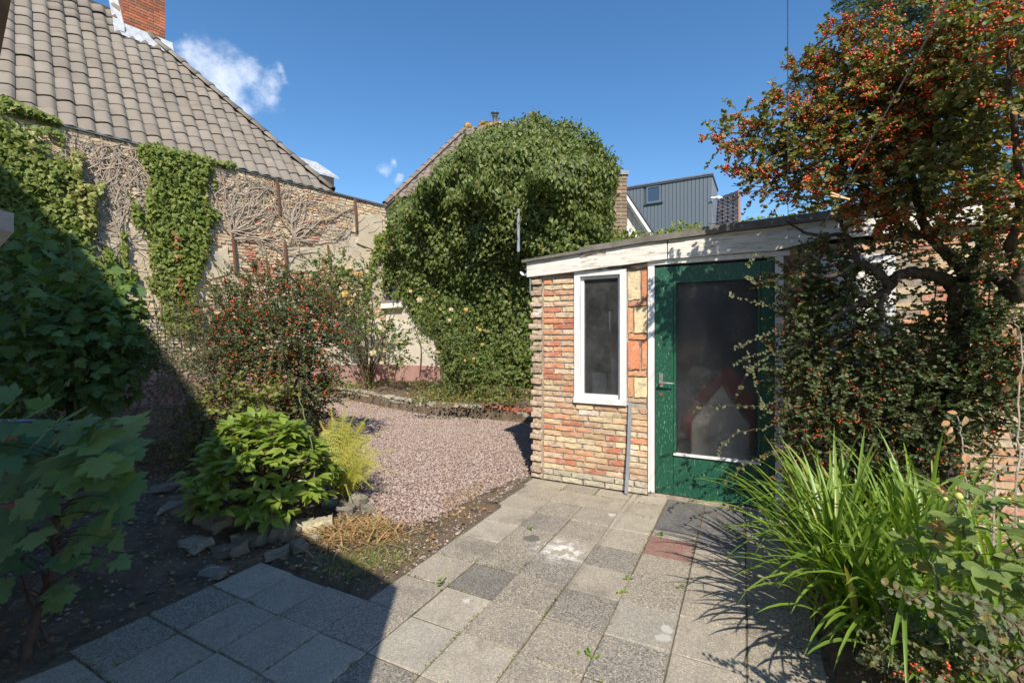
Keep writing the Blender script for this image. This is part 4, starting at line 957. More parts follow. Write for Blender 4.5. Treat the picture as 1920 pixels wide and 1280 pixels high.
def bush(name, label, cat, base, blobs, limbs, leafmat, tmpl='oval', leaf=.028, k=12, slen=(.14,.3), woodmat='bark', berry=0, bsize=.0045, bclus=5, seed=0, group=None,
         outward=.8, gravity=.0, droop=.25, limb_r=.03, berrymat='berry', conn=.012, branches=True, upb=.5, shell=.25, lspread=.6):
    """blobs: (centre, radii, number of sprays); limbs: polylines with radii; every blob is tied to the nearest limb"""
    t = thing(name, label, cat, tuple(base), group); r = rng(seed); wood = Acc(); LP = []
    for pts, r0, r1 in limbs:
        c = curve(pts, 8, .004, r); wood.add(*tube(c, np.linspace(r0, r1, len(c)), 7)); LP.append(np.c_[c, np.linspace(r0, r1, len(c))])
    LPa = np.concatenate(LP) if LP else np.array([[*base, .02]]); B = []; Dr = []
    for c, rad, n in blobs:
        c = np.array(c, float); rad = np.broadcast_to(rad, 3); dd = nrm(r.normal(0, 1, (n, 3))); q = (shell+(1-shell)*r.random(n)**.6)[:, None]
        p = c+dd*rad*q; B.append(p); out = nrm(dd*rad); Dr.append(nrm(out*outward+r.normal(0, .45, (n, 3))+UP*(.25-gravity)))
        if branches:
            i = np.argmin(np.linalg.norm(LPa[:, :3]-c, axis=1)); a = LPa[i, :3]; cr = min(LPa[i, 3]*.7, conn)
            if np.linalg.norm(a-c) > .05: w = curve([a, (a+c)/2+r.normal(0, .05, 3)*np.linalg.norm(a-c)+UP*.04, c], 5); wood.add(*tube(w, np.linspace(cr, cr*.6, len(w)), 5, False))
            for p_ in p[:max(3, n//14)]: w = curve([c, (c+p_)/2+r.normal(0, .03, 3), p_], 4); wood.add(*tube(w, np.linspace(cr*.5, cr*.15, len(w)), 4, False))
    B = np.concatenate(B); Dr = np.concatenate(Dr); ln = r.uniform(*slen, len(B))
    (V, Fs), pos = spray(B, Dr, ln, k, tmpl, leaf, r, droop, upb=upb, lspread=lspread); put('foliage', V, Fs, MT[leafmat], t, kind='stuff')
    V, Fs = twigs(B, Dr, ln, leaf*.045+.0006, droop); put('twigs', V, Fs, MT['twig'], t, kind='stuff')
    if wood.n: wood.put('branches', MT[woodmat], t, smooth=True)
    if berry:
        m = int(len(B)*berry/bclus); i = r.integers(0, len(pos), m*3); f = vnoise(pos[i], 3.2, seed+5) > .40; i = i[f][:m]; m = len(i); pp = np.repeat(pos[i], bclus, 0)+r.normal(0, bsize*1.7, (m*bclus, 3))
        V, Fs = scatter(*ico(), pp, np.tile(np.eye(3), (len(pp), 1, 1)), r.uniform(.75, 1.15, len(pp))*bsize); put('berries', V, Fs, MT[berrymat], t, smooth=True, kind='stuff')
    return t
def leaf_parts(t, name, tmpls, mt, pos, R, s, limit=300):
    """the leaves that show largest are single parts, the rest one stuff part"""
    d = np.linalg.norm(pos-np.array([0, 0, H]), axis=1)/s; o = np.argsort(d); ms = [mesh(name, V, F_, MT[mt], True) for V, F_ in tmpls]; r = rng(len(pos)); acc = Acc()
    for q, i in enumerate(o):
        k = r.integers(len(ms))
        if q < limit: inst(name, ms[k], M4(R[i], pos[i], float(s[i])), t)
        else: V, Fs = scatter(tmpls[k][0], tmpls[k][1], pos[i:i+1], R[i:i+1], s[i:i+1]); acc.add(V, Fs)
    if acc.n: acc.put('foliage', MT[mt], t, smooth=True, kind='stuff')

def back_garden():
    t = thing('ivy_clad_house', 'house wall behind the yard with a small window, nearly hidden under ivy', 'house', tuple(WC))
    top = [(718,400),(760,385),(800,360),(850,300),(905,255),(960,232),(1010,228),(1070,238),(1115,262),(1150,300),(1160,335),(1150,460),(1160,640)]
    st = [BACK.hit(*p) for p in top]; s0, s1 = st[0][0], st[-1][0]
    pg = [(.0, -.1)]+[(max(.0, a), b-.12) for a, b in st[:-1]]+[(s1, -.1)]
    # opening for the window is set back instead of cut: frame stands proud of the wall
    V, Fs = prism(BACK.pt(np.array(pg), -.02), np.array([.55, 2.4, 0])); put('wall', V, Fs, MT['lowplaster'], t)
    a = BACK.pt([0, -.05])[0]; V = boxV(BK*s1, BN*.03, UP*.77, a-BN*.02); put('plinth', V, [BOXF], MT['plinth'], t)
    w0, z1 = BACK.hit(708, 512); w1, z0 = BACK.hit(752, 565); sz = BACK.hit(730, 578)[1]
    wn = thing('window', None, None, (0,0,0)); wn.parent = t; wn.location = Vector(BACK.pt([w0, z0])[0]-WC)
    def bb(a0, a1, b0, b1, f0, f1): return boxV(BK*(a1-a0), BN*(f1-f0), UP*(b1-b0), BACK.pt([a0, b0], f0)[0])
    a = Acc()
    for q in ((w0, w0+.06, z0, z1, -.01, .05), (w1-.06, w1, z0, z1, -.01, .05), (w0+.06, w1-.06, z1-.06, z1, -.01, .05), (w0+.06, w1-.06, z0, z0+.05, -.01, .05), ((w0+w1)/2-.02, (w0+w1)/2+.02, z0+.05, z1-.06, -.01, .045)): a.add(bb(*q), [BOXF])
    a.put('window_frame', MT['rust'], wn); put('pane', bb(w0+.06, w1-.06, z0+.05, z1-.06, -.015, -.005), [BOXF], MT['farglass'], wn)
    put('sill', bb(w0-.06, w1+.10, sz, z0-.01, -.01, .12), [BOXF], MT['whitepaint'], wn)
    put('sill_edge', bb(w0-.06, w1+.10, z0-.01, z0+.025, -.01, .14), [BOXF], MT['bluestone'], wn)
    # ivy mass
    off = lambda q: (.16+.10*np.clip((q[:, 1]-1.5)/2, 0, 1)+.85*np.clip((q[:, 1]-2.4)/1.6, 0, 1)*np.clip(q[:, 0]/3, 0, 1)*(1-.25*np.clip((q[:, 0]-5)/1, 0, 1)))*(.40+1.15*fbm(np.c_[q, 0*q[:, 0]], 1.5, 23, 3)**1.3)+(.10+.34*np.clip((q[:, 1]-2)/2, 0, 1))*vnoise(np.c_[q, 0*q[:, 0]], 2.7, 3)**1.5+.14*vnoise(np.c_[q, 0*q[:, 0]], 5.5, 4)
    main = [(718,392),(735,378),(762,372),(790,352),(822,330),(850,288),(872,262),(905,242),(940,232),(975,228),(1005,214),(1040,232),(1075,230),(1098,248),(1120,262),(1135,285),(1155,292),(1160,322),(1150,352),(1146,400),(1150,440),(1180,470),(1180,760),(1000,760),(940,752),(860,748),(826,735),(818,690),(800,640),(768,600),(760,588),(748,560),(742,530),(738,505),(716,530),(708,560),(690,572),(672,556),(664,545),(680,520),(690,490),(700,460),(716,440),(722,420)]
    poly = pxpoly(BACK, main, .24)
    poly = [(max(a, .03), b) for a, b in poly]
    t2 = thing('ivy', 'huge mound of dark green ivy swallowing the house behind the yard and shed', 'ivy', tuple(BACK.pt([3.5, .3])[0]))
    up = [p for p in poly]; zc = 2.6
    V, Fs = ivy_leaves(BACK, poly, 37000, 41, .3, (.045,.085), off, .8, spread=.55, jit=.07, back=.45)
    put('foliage', V, Fs, MT['ivyd'], t2, kind='stuff')
    upper = pxpoly(BACK, [(735,378),(762,372),(790,352),(822,330),(850,288),(872,262),(905,242),(940,232),(975,228),(1005,214),(1040,232),(1075,230),(1098,248),(1120,262),(1135,285),(1155,292),(1160,322),(1150,352),(1146,400),(1150,440),(1160,470),(1000,470),(900,480),(800,470),(740,430)], .36)
    V, Fs = ivy_leaves(BACK, upper, 25000, 42, .35, (.065,.11), off, .9, spread=.45, jit=.10, droop=1.3, tmpl='drop', back=.35); put('flowering_shoots', V, Fs, MT['ivyd'], t2, kind='stuff')
    # top tufts
    r = rng(43); q = sample_poly(upper, 26000, r); e = polydist(q, upper); q = q[(e < .16) & (q[:, 1] > 2.9)]; n = len(q)
    p = BACK.pt(q, off(q)*r.uniform(.05, .4, n)); V, Fs = scatter(*LEAF['drop'], p+UP*r.uniform(-.05, .14, (n, 1)), frames(UP*r.normal(.1, .7, (n, 1))+r.normal(0, .6, (n, 3)), nrm(r.normal(0, .6, (n, 3))+UP*.5+BN*.5)), r.uniform(.05, .09, n))
    put('top_shoots', V, Fs, MT['ivyd'], t2, kind='stuff')
    # inner stems so that gaps show twigs
    acc = Acc()
    for i in range(60):
        s, z = sample_poly(poly, 1, r)[0]; a = BACK.pt([s, max(.4, z-1.2)], .03)[0]; b = BACK.pt([s+r.normal(0, .3), z], .5*off(np.array([[s, z]]))[0])[0]; w = curve([a, (a+b)/2+r.normal(0, .08, 3), b], 5); acc.add(*tube(w, np.linspace(.018, .006, len(w)), 4, False))
    acc.put('stems', MT['bark'], t2, kind='stuff')
    V, Fs = ivy_leaves(BACK, pxpoly(BACK, [(706,500),(765,500),(765,560),(740,572),(722,545),(706,530)], .1), 320, 57, .1, (.05,.08), lambda q: .14+0*q[:, 0], .1); put('window_strands', V, Fs, MT['ivyd'], t2, kind='stuff')
    # strand on the corner of the old wall
    V, Fs = ivy_leaves(WALL, pxpoly(WALL, [(700,440),(722,430),(718,470),(700,500),(690,560),(672,560),(684,520),(694,480)]), 420, 55, .1, (.05,.08), lambda q: .1+0*q[:, 0], .08)
    props(put('ivy', V, Fs, MT['ivy']), 'pale ivy strand climbing the corner where the old wall meets the ivy mound', 'ivy')
    # grey pipe standing in the ivy
    a = P(972, 500, 9.4); b = P(972, 392, 8.1); V, Fs = tube([a, P(972, 470, 8.1), b], .027, 8); props(put('vent_pipe', V, Fs, MT['pipe']), 'thin grey pipe standing upright in front of the ivy mound', 'pipe')
    # brick pier at the right end
    C0 = BACK.pt([s1-.12, 0])[0]+BN*.10; t3 = thing('brick_pier', 'brown brick chimney stack at the right edge of the ivy mound', 'chimney', tuple(C0))
    C1 = C0.copy(); C1[2] = 1.6; zt = H+(YH-326)/F*C0[1]
    brick_block(t3, C1, np.array([1., 0, 0])*1, np.array([0, 1., 0]), UP, .30, .6, int((zt-1.6)/.067), .2, .067, MT['pierbrick'], MT['mortar'], [(.24,.18,.13),(.28,.21,.15),(.20,.15,.11),(.26,.18,.12)], seed=9, faces=((0, -1), (1, 1)))
    V = boxV(np.array([.36,0,0]), np.array([0,.66,0]), UP*.07, np.array([C0[0]-.03, C0[1]-.03, zt-.02])); put('cap', V, [BOXF], MT['zinc'], t3)
    V = boxV(np.array([.28,0,0]), np.array([0,.58,0]), UP*1.58, np.array([C0[0]+.01, C0[1]+.01, 0.01])); put('base', V, [BOXF], MT['mortar'], t3)

def far_houses():
    r = rng(61)
    # hipped brown roof behind the ivy
    D = 17.; A = P(877, 240, D); t = thing('hipped_house', 'distant house with a lichened brown hipped tile roof left of the ivy mound', 'house', (A[0], A[1], 0))
    al = nrm([.97, -.22, 0]); inn = nrm([.22, .97, 0]); th = math.radians(52)
    zE = P(745, 380, D-1)[2]-1.0; hgt = A[2]-zE; dep = hgt/math.tan(th); El = A-inn*dep-al*dep*.66; El[2] = zE
    Ru = inn*math.cos(th)+UP*math.sin(th); Ro = -inn*math.sin(th)+UP*math.cos(th); sl = hgt/math.sin(th)
    pal = [(.17,.13,.11),(.20,.155,.13),(.15,.12,.10),(.19,.14,.12)]
    R0 = A+al*1.2; V = np.array([El, El+al*(1.2+dep*1.2), R0, A, El+inn*dep*2, El+al*3+inn*dep*2])-Ro*.05
    put('roof_deck', V, [np.array([(0,1,2,3)]), np.array([(0,3,4)]), np.array([(3,2,5,4)])], MT['undertile'], t)
    tile_roof(t, El, al, Ru, Ro, .19, .26, 32, int(sl/.26)+1, lambda x, y: x > y/sl*dep*.66-.05 and y < sl and x < 4.0 and (y > sl*.18), MT['browntile'], pal, 280, 6)
    hp = nrm(A-El); side = nrm(np.cross(hp, UP)); upv = np.cross(side, hp); L = np.linalg.norm(A-El); n = int(L/.36)
    v = []; k = 6
    for y, s in ((0, 1.1), (1.05, .9)): v += [(math.cos(q)*.12*s, y*.36, math.sin(q)*.09*s) for q in np.linspace(0, math.pi, k)]
    me = mesh('hip_tile', np.array(v), [np.array([(i, i+1, k+i+1, k+i) for i in range(k-1)])], MT['browntile'], True)
    V, Fs = tube([El+upv*.0, A], .09, 6); put('hip_bed', V, Fs, MT['browntile'], t).color = (.12,.10,.08,1)
    for i in range(int(n*.15), n): inst('hip_tile', me, M4(np.stack([-side, hp, upv], 1), El+hp*(i*.36)+upv*.05), t, [*np.array(pal[i % 4])*1.1, 1])
    V, Fs = scatter(*ico(), [A+UP*.05], np.eye(3)[None], np.array([.16])); put('peak_cap', V, Fs, MT['lichen'], t, smooth=True)
    V = boxV(al*3, inn*3, UP*(zE-.02), np.array([El[0], El[1], .0])+al*.1+inn*.15); put('wall', V, [BOXF], MT['mortar'], t)
    a, b = P(744, 383, 12.2), P(800, 368, 12.2); V = boxV(b-a, np.array([0, .1, 0]), np.array([0, 0, -.13]), a); put('eaves_board', V, [BOXF], MT['timber'], t)
    a = P(741, 366, 12.1); V = boxV(np.array([.07,0,0]), np.array([0,.07,0]), UP*-.9, a); put('post', V, [BOXF], MT['timber'], t)
    c = P(899, 258, D+.4); w = P(940, 258, D+.4)[0]-c[0]; ch = thing('chimney', None, None, (0,0,0)); ch.parent = t; ch.location = Vector(c-np.array(t.location))
    brick_block(ch, np.array([c[0], c[1], c[2]-1.2]), np.array([1.,0,0]), np.array([0,1.,0]), UP, w, .7, int((P(899, 232, D+.4)[2]-c[2]+1.2)/.07), .22, .07, MT['pierbrick'], MT['mortar'], [(.26,.15,.07),(.30,.18,.08),(.22,.13,.08),(.40,.25,.06)], seed=5, faces=((0, -1),))
    zt = P(899, 232, D+.4)[2]; V, Fs = rough_box(5, 6, 4, 2, .06, .1); put('lichened_top', np.array([c[0]+w/2, c[1]+.35, zt])+V*[w+.08, .78, .18], Fs, MT['lichen'], ch)
    f = P(928, 226, D+.6); fp = [(f[2]-.1, .09), (f[2]+.14, .09), (f[2]+.16, .13), (f[2]+.19, .06), (f[2]+.25, .06), (f[2]+.27, .17), (f[2]+.31, .12), (f[2]+.33, .02)]
    m = 12; V = [(f[0]+rr*math.cos(q), f[1]+rr*math.sin(q), z) for z, rr in fp for q in np.arange(m)*2*np.pi/m]
    put('flue', np.array(V), [np.array([(i*m+j, i*m+(j+1) % m, i*m+m+(j+1) % m, i*m+m+j) for i in range(len(fp)-1) for j in range(m)])], MT['zinc'], ch, smooth=True)
    # grey clad extension
    D = 24.; p = lambda x, y, d=0: P(x, y, D+d); t = thing('clad_house', 'modern flat roofed extension in dark grey vertical cladding above the shed roof', 'house', tuple(p(1250, 430)*[1,1,0]))
    TL, TR = p(1150, 352, 2.6), p(1334, 327, 0); TL[2] = TR[2]; W = (TR-TL)*[1,1,0]; wl_ = np.linalg.norm(W); wd = W/wl_; wn = nrm(np.cross(wd, UP)); wn = wn if wn[1] < 0 else -wn
    zb = 1.0; V = boxV(W, -wn*3, UP*(TR[2]-zb-.1), np.array([TL[0], TL[1], zb])); put('wall', V, [BOXF], MT['greydark'], t)
    nb = 27; a = Acc(); pitch = wl_/nb; o = np.array([TL[0], TL[1], zb]); wx0 = .42; 
    wa, wb = wl_*(1218-1150)/184*.98, wl_*(1246-1150)/184*.98; za, zb2 = P(1, 380, D+1.4)[2], P(1, 348, D+1.4)[2]
    me = mesh('plank', *[boxV(np.array([1.,0,0]), np.array([0,1.,0]), UP, (0,0,0)), [BOXF]], MT['greyclad'])
    for i in range(nb):
        s0, s1 = i*pitch+.012, (i+1)*pitch-.012; segs = [(zb, TR[2]-.1)]
        if s1 > wa and s0 < wb: segs = [(zb, za-.02), (zb2+.02, TR[2]-.1)]
        for z0, z1 in segs: inst('plank', me, M4(np.stack([wd, wn, UP], 1), np.array([TL[0], TL[1], z0])+wd*s0+wn*.002, (s1-s0, .035, z1-z0)), t)
    def bx_(s0, s1, f0, f1, z0, z1): return boxV(wd*(s1-s0), wn*(f1-f0), UP*(z1-z0), np.array([TL[0], TL[1], z0])+wd*s0+wn*f0)
    wn_ = thing('window', None, None, (0,0,0)); wn_.parent = t; wn_.location = Vector(np.array([TL[0], TL[1], za])+wd*wa-np.array(t.location))
    a = Acc()
    for q in ((wa, wa+.09, .01, .07, za, zb2), (wb-.09, wb, .01, .07, za, zb2), (wa+.09, wb-.09, .01, .07, zb2-.09, zb2), (wa+.09, wb-.09, .01, .07, za, za+.09)): a.add(bx_(*q), [BOXF])
    a.put('window_frame', MT['greyclad'], wn_); put('pane', bx_(wa+.09, wb-.09, .012, .03, za+.09, zb2-.09), [BOXF], MT['farglass'], wn_)
    put('sill', bx_(wa-.12, wb+.12, .04, .14, za-.07, za-.01), [BOXF], MT['greydark'], wn_); put('head_trim', bx_(wa-.05, wb+.05, .04, .12, zb2+.01, zb2+.06), [BOXF], MT['greydark'], wn_)
    put('roof_trim', bx_(-.05, wl_+.06, -3, .10, TR[2]-.10, TR[2]-.02), [BOXF], MT['greydark'], t); put('roof_edge', bx_(-.05, wl_+.08, -3, .13, TR[2]-.018, TR[2]+.05), [BOXF], MT['zinc'], t)
    V = boxV(-wn*2.9, wd*.03, UP*(TR[2]-zb-.12), np.array([TL[0], TL[1], zb])+wd*(wl_+.004)-wn*.02); put('side_wall', V, [BOXF], MT['bluestone'], t)
    lp = p(1338, 371, -.2); V, Fs = scatter(*ico(), [lp+[.25, 0, 0]], np.eye(3)[None], np.array([[.26, .12, .10]])); V2, F2 = tube([lp-[.15, 0, 0], lp+[.1, 0, 0]], .04, 6); a = Acc(); a.add(V, Fs); a.add(V2, F2); a.put('wall_lamp', MT['white'], t)
    # dark tiled roof right of it
    D = 27.; t = thing('tiled_roof_house', 'small dark pantiled roof with a brick edge right of the grey cladding', 'house', tuple(P(1365, 430, D)*[1,1,0]))
    A, B = P(1337, 372, D), P(1384, 358, D-1.6); al = (B-A)*[1,1,0]; n = 5; wv = np.linalg.norm(al)/n; al = nrm(al); inn = nrm([.49, 1, 0])
    A[2] = B[2]; Ru = nrm(inn*.7+UP*.9); Ro = nrm(np.cross(al, Ru)); Ro = Ro if Ro[1] < 0 else -Ro; E_ = A-Ru*3.3
    tile_roof(t, E_, al, Ru, Ro, wv, .33, n, 10, lambda x, y: True, solid('dt', (0,0,0), None, rough=.9, bump=.2, objcol=True, obj=False), [(.05,.05,.06),(.075,.07,.08),(.04,.04,.048)], 60, 8, zs=.09)
    V = boxV(-Ru*3.3, inn*.12, al*.14, B-Ru*.02); put('brick_verge', V, [BOXF], MT['pierbrick'], t).color = (.42,.22,.15,1)
    V = boxV(al*wv*n, inn*3, UP*(E_[2]+.6), np.array([E_[0], E_[1], 0])+inn*.5); put('wall', V, [BOXF], MT['mortar'], t)
    # white gabled house with a diagonal verge
    D = 13.; t = thing('white_house', 'cream clad gable with a sloping white verge board behind the shed roof', 'house', tuple(P(1190, 430, D)*[1,1,0]))
    q = lambda x, y, d=0: P(x, y, D+d)
    pn = [q(1150, 345), q(1166, 345), q(1232, 446), q(1232, 520), q(1150, 520)]; V, Fs = prism(pn[::-1], np.array([0, 3, 0])); put('gable_wall', V, Fs, MT['creamclad'], t)
    for i, x in enumerate(range(1167, 1225, 9)):
        tp = 345+(x-1166)*1.53+3; tp2 = 345+(x+7-1166)*1.53+3
        if tp2 > 436: break
        V, Fs = prism([q(x, tp+18, -.02), q(x, 436, -.02), q(x+8.2, 436, -.02), q(x+8.2, tp2+18, -.02)], np.array([0, -.03, 0])); put('cladding_panel', V, Fs, MT['creamclad'], t)
    for nm, a, b, f0, f1, mt in (('verge_board', 0, 13, -.34, -.28, 'whitepaint'), ('soffit', 11, 13, -.28, -.02, 'whitepaint'), ('roof_edge', -5, 0, -.38, .5, 'greydark')):
        pl = [P(1160, 338+a, D+f0), P(1238, 455+a, D+f0), P(1238, 455+b, D+f0), P(1160, 338+b, D+f0)]; V, Fs = prism(pl, np.array([0, f1-f0, 0])); put(nm, V, Fs, MT[mt], t)
    wn_ = thing('window', None, None, (0,0,0)); wn_.parent = t; wn_.location = Vector(q(1168, 440)-np.array(t.location))
    V, Fs = prism([q(1166, 417, -.06), q(1200, 448, -.06), q(1200, 454, -.06), q(1166, 425, -.06)], np.array([0, -.06, 0])); put('window_frame', V, Fs, MT['white'], wn_)
    V, Fs = prism([q(1178, 428, -.055), q(1184, 434, -.055), q(1184, 470, -.055), q(1178, 470, -.055)], np.array([0, -.06, 0])); put('window_frame', V, Fs, MT['white'], wn_)
    V, Fs = prism([q(1166, 425, -.05), q(1200, 454, -.05), q(1200, 480, -.05), q(1166, 480, -.05)], np.array([0, -.02, 0])); put('pane', V, Fs, MT['farglass'], wn_)
    # ivy growing over the shed's far edge
    t = thing('ivy', 'pale flowering ivy tufts showing along the back edge of the shed roof', 'ivy', tuple(Lw(1.8, 3.2, 2))); B = []; r = rng(66)
    base = Acc()
    for px in np.r_[np.linspace(1150, 1450, 46), np.linspace(1450, 1530, 8)]:
        hgt_ = 11+9*math.sin(px*.05)+8*math.sin(px*.021+1); rr_ = (px-960)/F; uu = (rr_*7.29-1.66)/(.89+.456*rr_); d = 7.29-.456*uu; top = 470-(px-1100)*.135-9-hgt_*.9
        for k in range(46): B.append(P(px+r.normal(0, 5), top+r.random()**.7*40, d+r.normal(0, .12)))
    B = np.array(B); n = len(B); V, Fs = scatter(*LEAF['drop'], B, frames(UP*r.normal(.0, .6, (n, 1))+r.normal(0, .6, (n, 3)), nrm(r.normal(0, .5, (n, 3))+UP*.6-np.array([0, .4, 0]))), r.uniform(.045, .085, n)); put('foliage', V, Fs, MT['ivy'], t, kind='stuff')
# ------------------------------------------------------------------ planting in front
DENS = [1.]
def pb(px, py, D, r, n, dz=1.0): c = P(px, py, D); w = r*D/F; return (c, (w, w*dz, w), int(n*DENS[0]))
def pl(pts, r0, r1): return ([P(*p) for p in pts], r0, r1)
def cotoneaster_tree():
    DENS[0] = 1.35
    D0 = 2.78; base = P(1762, 1060, D0); base[2] = .03
    limbs = [([base, P(1770, 880, 2.75), P(1790, 720, 2.72), P(1800, 600, 2.7), P(1812, 520, 2.66)], 0.0743, 0.0408),
        pl([(1795,610,2.7),(1790,545,2.66),(1769,522,2.64),(1730,512,2.64),(1687,516,2.66),(1668,538,2.7),(1640,558,2.74),(1593,577,2.8),(1554,603,2.85)], 0.0432, 0.0168),
        pl([(1668,538,2.7),(1650,575,2.7),(1655,600,2.72)], 0.0203, 0.0096), pl([(1670,540,2.68),(1640,505,2.7),(1610,492,2.74),(1596,462,2.78),(1580,425,2.8),(1560,400,2.82)], 0.0243, 0.0096),
        pl([(1608,492,2.74),(1560,518,2.78),(1520,512,2.84)], 0.0175, 0.0072), pl([(1812,520,2.66),(1840,470,2.6),(1858,430,2.55),(1855,380,2.5),(1830,290,2.45),(1800,180,2.4),(1770,60,2.35)], 0.0405, 0.0120),
        pl([(1812,520,2.66),(1780,480,2.62),(1740,440,2.62),(1720,380,2.62),(1700,300,2.6),(1640,220,2.6),(1600,120,2.6),(1580,60,2.6)], 0.0324, 0.0072),
        pl([(1740,440,2.62),(1690,430,2.64),(1620,350,2.7),(1560,330,2.75),(1480,300,2.8),(1420,262,2.82),(1345,240,2.85)], 0.0230, 0.0036),
        pl([(1812,525,2.66),(1870,520,2.5),(1908,560,2.4),(1908,500,2.35),(1892,462,2.3),(1915,380,2.2),(1905,280,2.05),(1890,150,1.95)], 0.0351, 0.0096),
        pl([(1586,440,2.8),(1520,440,2.9),(1475,415,3.0)], 0.0135, 0.0060), pl([(1620,350,2.7),(1560,230,2.7),(1510,150,2.7)], 0.0135, 0.0036), pl([(1858,430,2.55),(1900,430,2.4),(1960,400,2.3)], 0.0203, 0.0072)]
    B = [pb(*q) for q in [(1350,240,2.85,16,6),(1372,262,2.83,22,10),(1396,222,2.82,24,13),(1386,300,2.82,18,8),(1380,322,2.82,10,3),(1425,255,2.8,32,18),(1462,212,2.78,30,20),(1410,340,2.82,16,6),(1440,335,2.8,22,10),(1456,290,2.78,34,22),
        (1505,140,2.7,20,12),(1520,132,2.7,16,6),(1580,62,2.62,24,16),(1590,95,2.62,28,18),(1655,22,2.6,22,10),(1690,8,2.6,20,8),(1500,255,2.75,46,40),(1548,300,2.72,58,60),(1490,330,2.78,36,26),(1545,230,2.7,46,44),(1602,140,2.65,50,48),(1600,215,2.66,64,70),
        (1655,190,2.6,78,90),(1665,290,2.62,80,100),(1600,345,2.7,56,56),(1712,120,2.5,60,60),(1745,215,2.45,84,100),(1760,320,2.5,88,100),(1812,130,2.35,80,90),(1855,240,2.25,84,90),(1860,50,2.2,74,60),(1905,140,2.0,74,60),(1905,310,2.1,84,70),(1850,395,2.4,70,60),
        (1700,375,2.6,60,40),(1560,395,2.8,32,12),(1905,20,1.9,54,26),(1640,410,2.7,46,18),(1760,60,2.4,44,24),(1920,420,2.2,60,34)]]
    bush('cotoneaster_tree', 'tall spreading cotoneaster tree full of red berries on gnarled limbs beside the shed', 'tree', base, B, limbs, 'cot', 'round', .0265, 13, (.07,.17), berry=6.0, bsize=.0064, bclus=5, seed=101, conn=.008, gravity=.1, droop=.15)
def lower_cotoneaster():
    DENS[0] = 2.5
    base = P(1600, 1000, 3.05); base[2] = .02
    limbs = [([base, P(1590, 860, 3.0), P(1560, 740, 3.0), P(1530, 620, 3.0), P(1490, 540, 3.02)], .022, .006), ([base, P(1650, 840, 2.95), P(1700, 700, 2.85), P(1740, 620, 2.8)], .02, .006), ([base, P(1540, 860, 3.05), P(1490, 780, 3.1)], .012, .004), ([base, P(1720, 860, 2.8), P(1800, 740, 2.7), P(1850, 620, 2.6)], .016, .005)]
    B = [pb(*q) for q in [(1480,530,3.1,34,20),(1500,600,3.1,42,30),(1530,500,3.0,36,20),(1530,660,3.05,66,70),(1500,740,3.1,42,34),(1580,740,3.0,76,90),(1560,820,3.0,66,70),(1620,660,2.95,54,44),(1660,780,2.9,76,90),(1640,860,2.9,60,60),(1700,680,2.85,66,60),
        (1740,780,2.75,74,80),(1790,640,2.75,66,60),(1820,730,2.65,76,70),(1870,580,2.6,60,44),(1880,680,2.55,66,50),(1500,850,3.1,36,26),(1760,870,2.6,60,40),(1590,540,2.9,46,26),(1480,680,3.15,24,14),(1860,490,2.5,40,22),(1560,500,2.95,44,24),(1600,600,2.9,56,34),(1690,600,2.8,50,22),(1740,470,2.7,44,20),(1830,560,2.6,50,26),(1540,560,3.0,44,26),(1900,640,2.5,60,40),(1880,760,2.5,60,40),(1640,480,2.8,40,16)]]
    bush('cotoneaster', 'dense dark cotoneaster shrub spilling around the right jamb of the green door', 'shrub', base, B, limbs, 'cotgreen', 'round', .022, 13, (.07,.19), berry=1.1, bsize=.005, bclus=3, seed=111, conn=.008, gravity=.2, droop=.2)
    # long thin shoots reaching over the door
    t = thing('cotoneaster_shoots', 'thin arching cotoneaster shoots hanging across the glass of the green door', 'shoots', tuple(P(1490, 800, 3.1)*[1,1,0])); r = rng(112); a = Acc(); w = Acc()
    for pts in ([(1480,620,3.1),(1440,625,3.08),(1405,640,3.06),(1374,654,3.05)],[(1480,660,3.1),(1430,660,3.08),(1378,683,3.05)],[(1490,650,3.1),(1440,668,3.05),(1400,700,3.0),(1381,748,3.0)],[(1480,740,3.1),(1430,760,3.0),(1360,760,2.95),(1301,768,2.9)],[(1490,780,3.05),(1440,800,2.95),(1380,812,2.9),(1360,830,2.88),(1346,852,2.86)],
                [(1480,700,3.1),(1440,690,3.05),(1395,690,3.0)],[(1480,580,3.12),(1430,572,3.1),(1370,552,3.1)],[(1480,540,3.1),(1420,530,3.08),(1395,515,3.08)],[(1490,830,3.0),(1450,850,2.9),(1400,870,2.85),(1360,905,2.8)],[(1480,500,3.1),(1420,480,3.0),(1400,500,3.0)],[(1500,760,3.0),(1440,770,2.9),(1420,730,2.9),(1400,660,2.9)]):
        c = curve([P(*p) for p in pts], 12, .002, r); w.add(*tube(c, np.linspace(.0022, .0009, len(c)), 4, False)); n = 40; i = r.integers(3, len(c), n); D = nrm(np.gradient(c, axis=0))[i]
        sd = nrm(np.cross(D, [0, -1, .2])); a.add(*scatter(*LEAF['round'], c[i], frames(D*.5+sd*r.choice([-1, 1], n)[:, None]*.8+r.normal(0, .25, (n, 3)), nrm(r.normal(0, .5, (n, 3))+[0, -.8, .5])), r.uniform(.013, .024, n)))
    a.put('leaves', MT['cotgrey'], t, kind='stuff'); w.put('twigs', MT['twig'], t, kind='stuff')
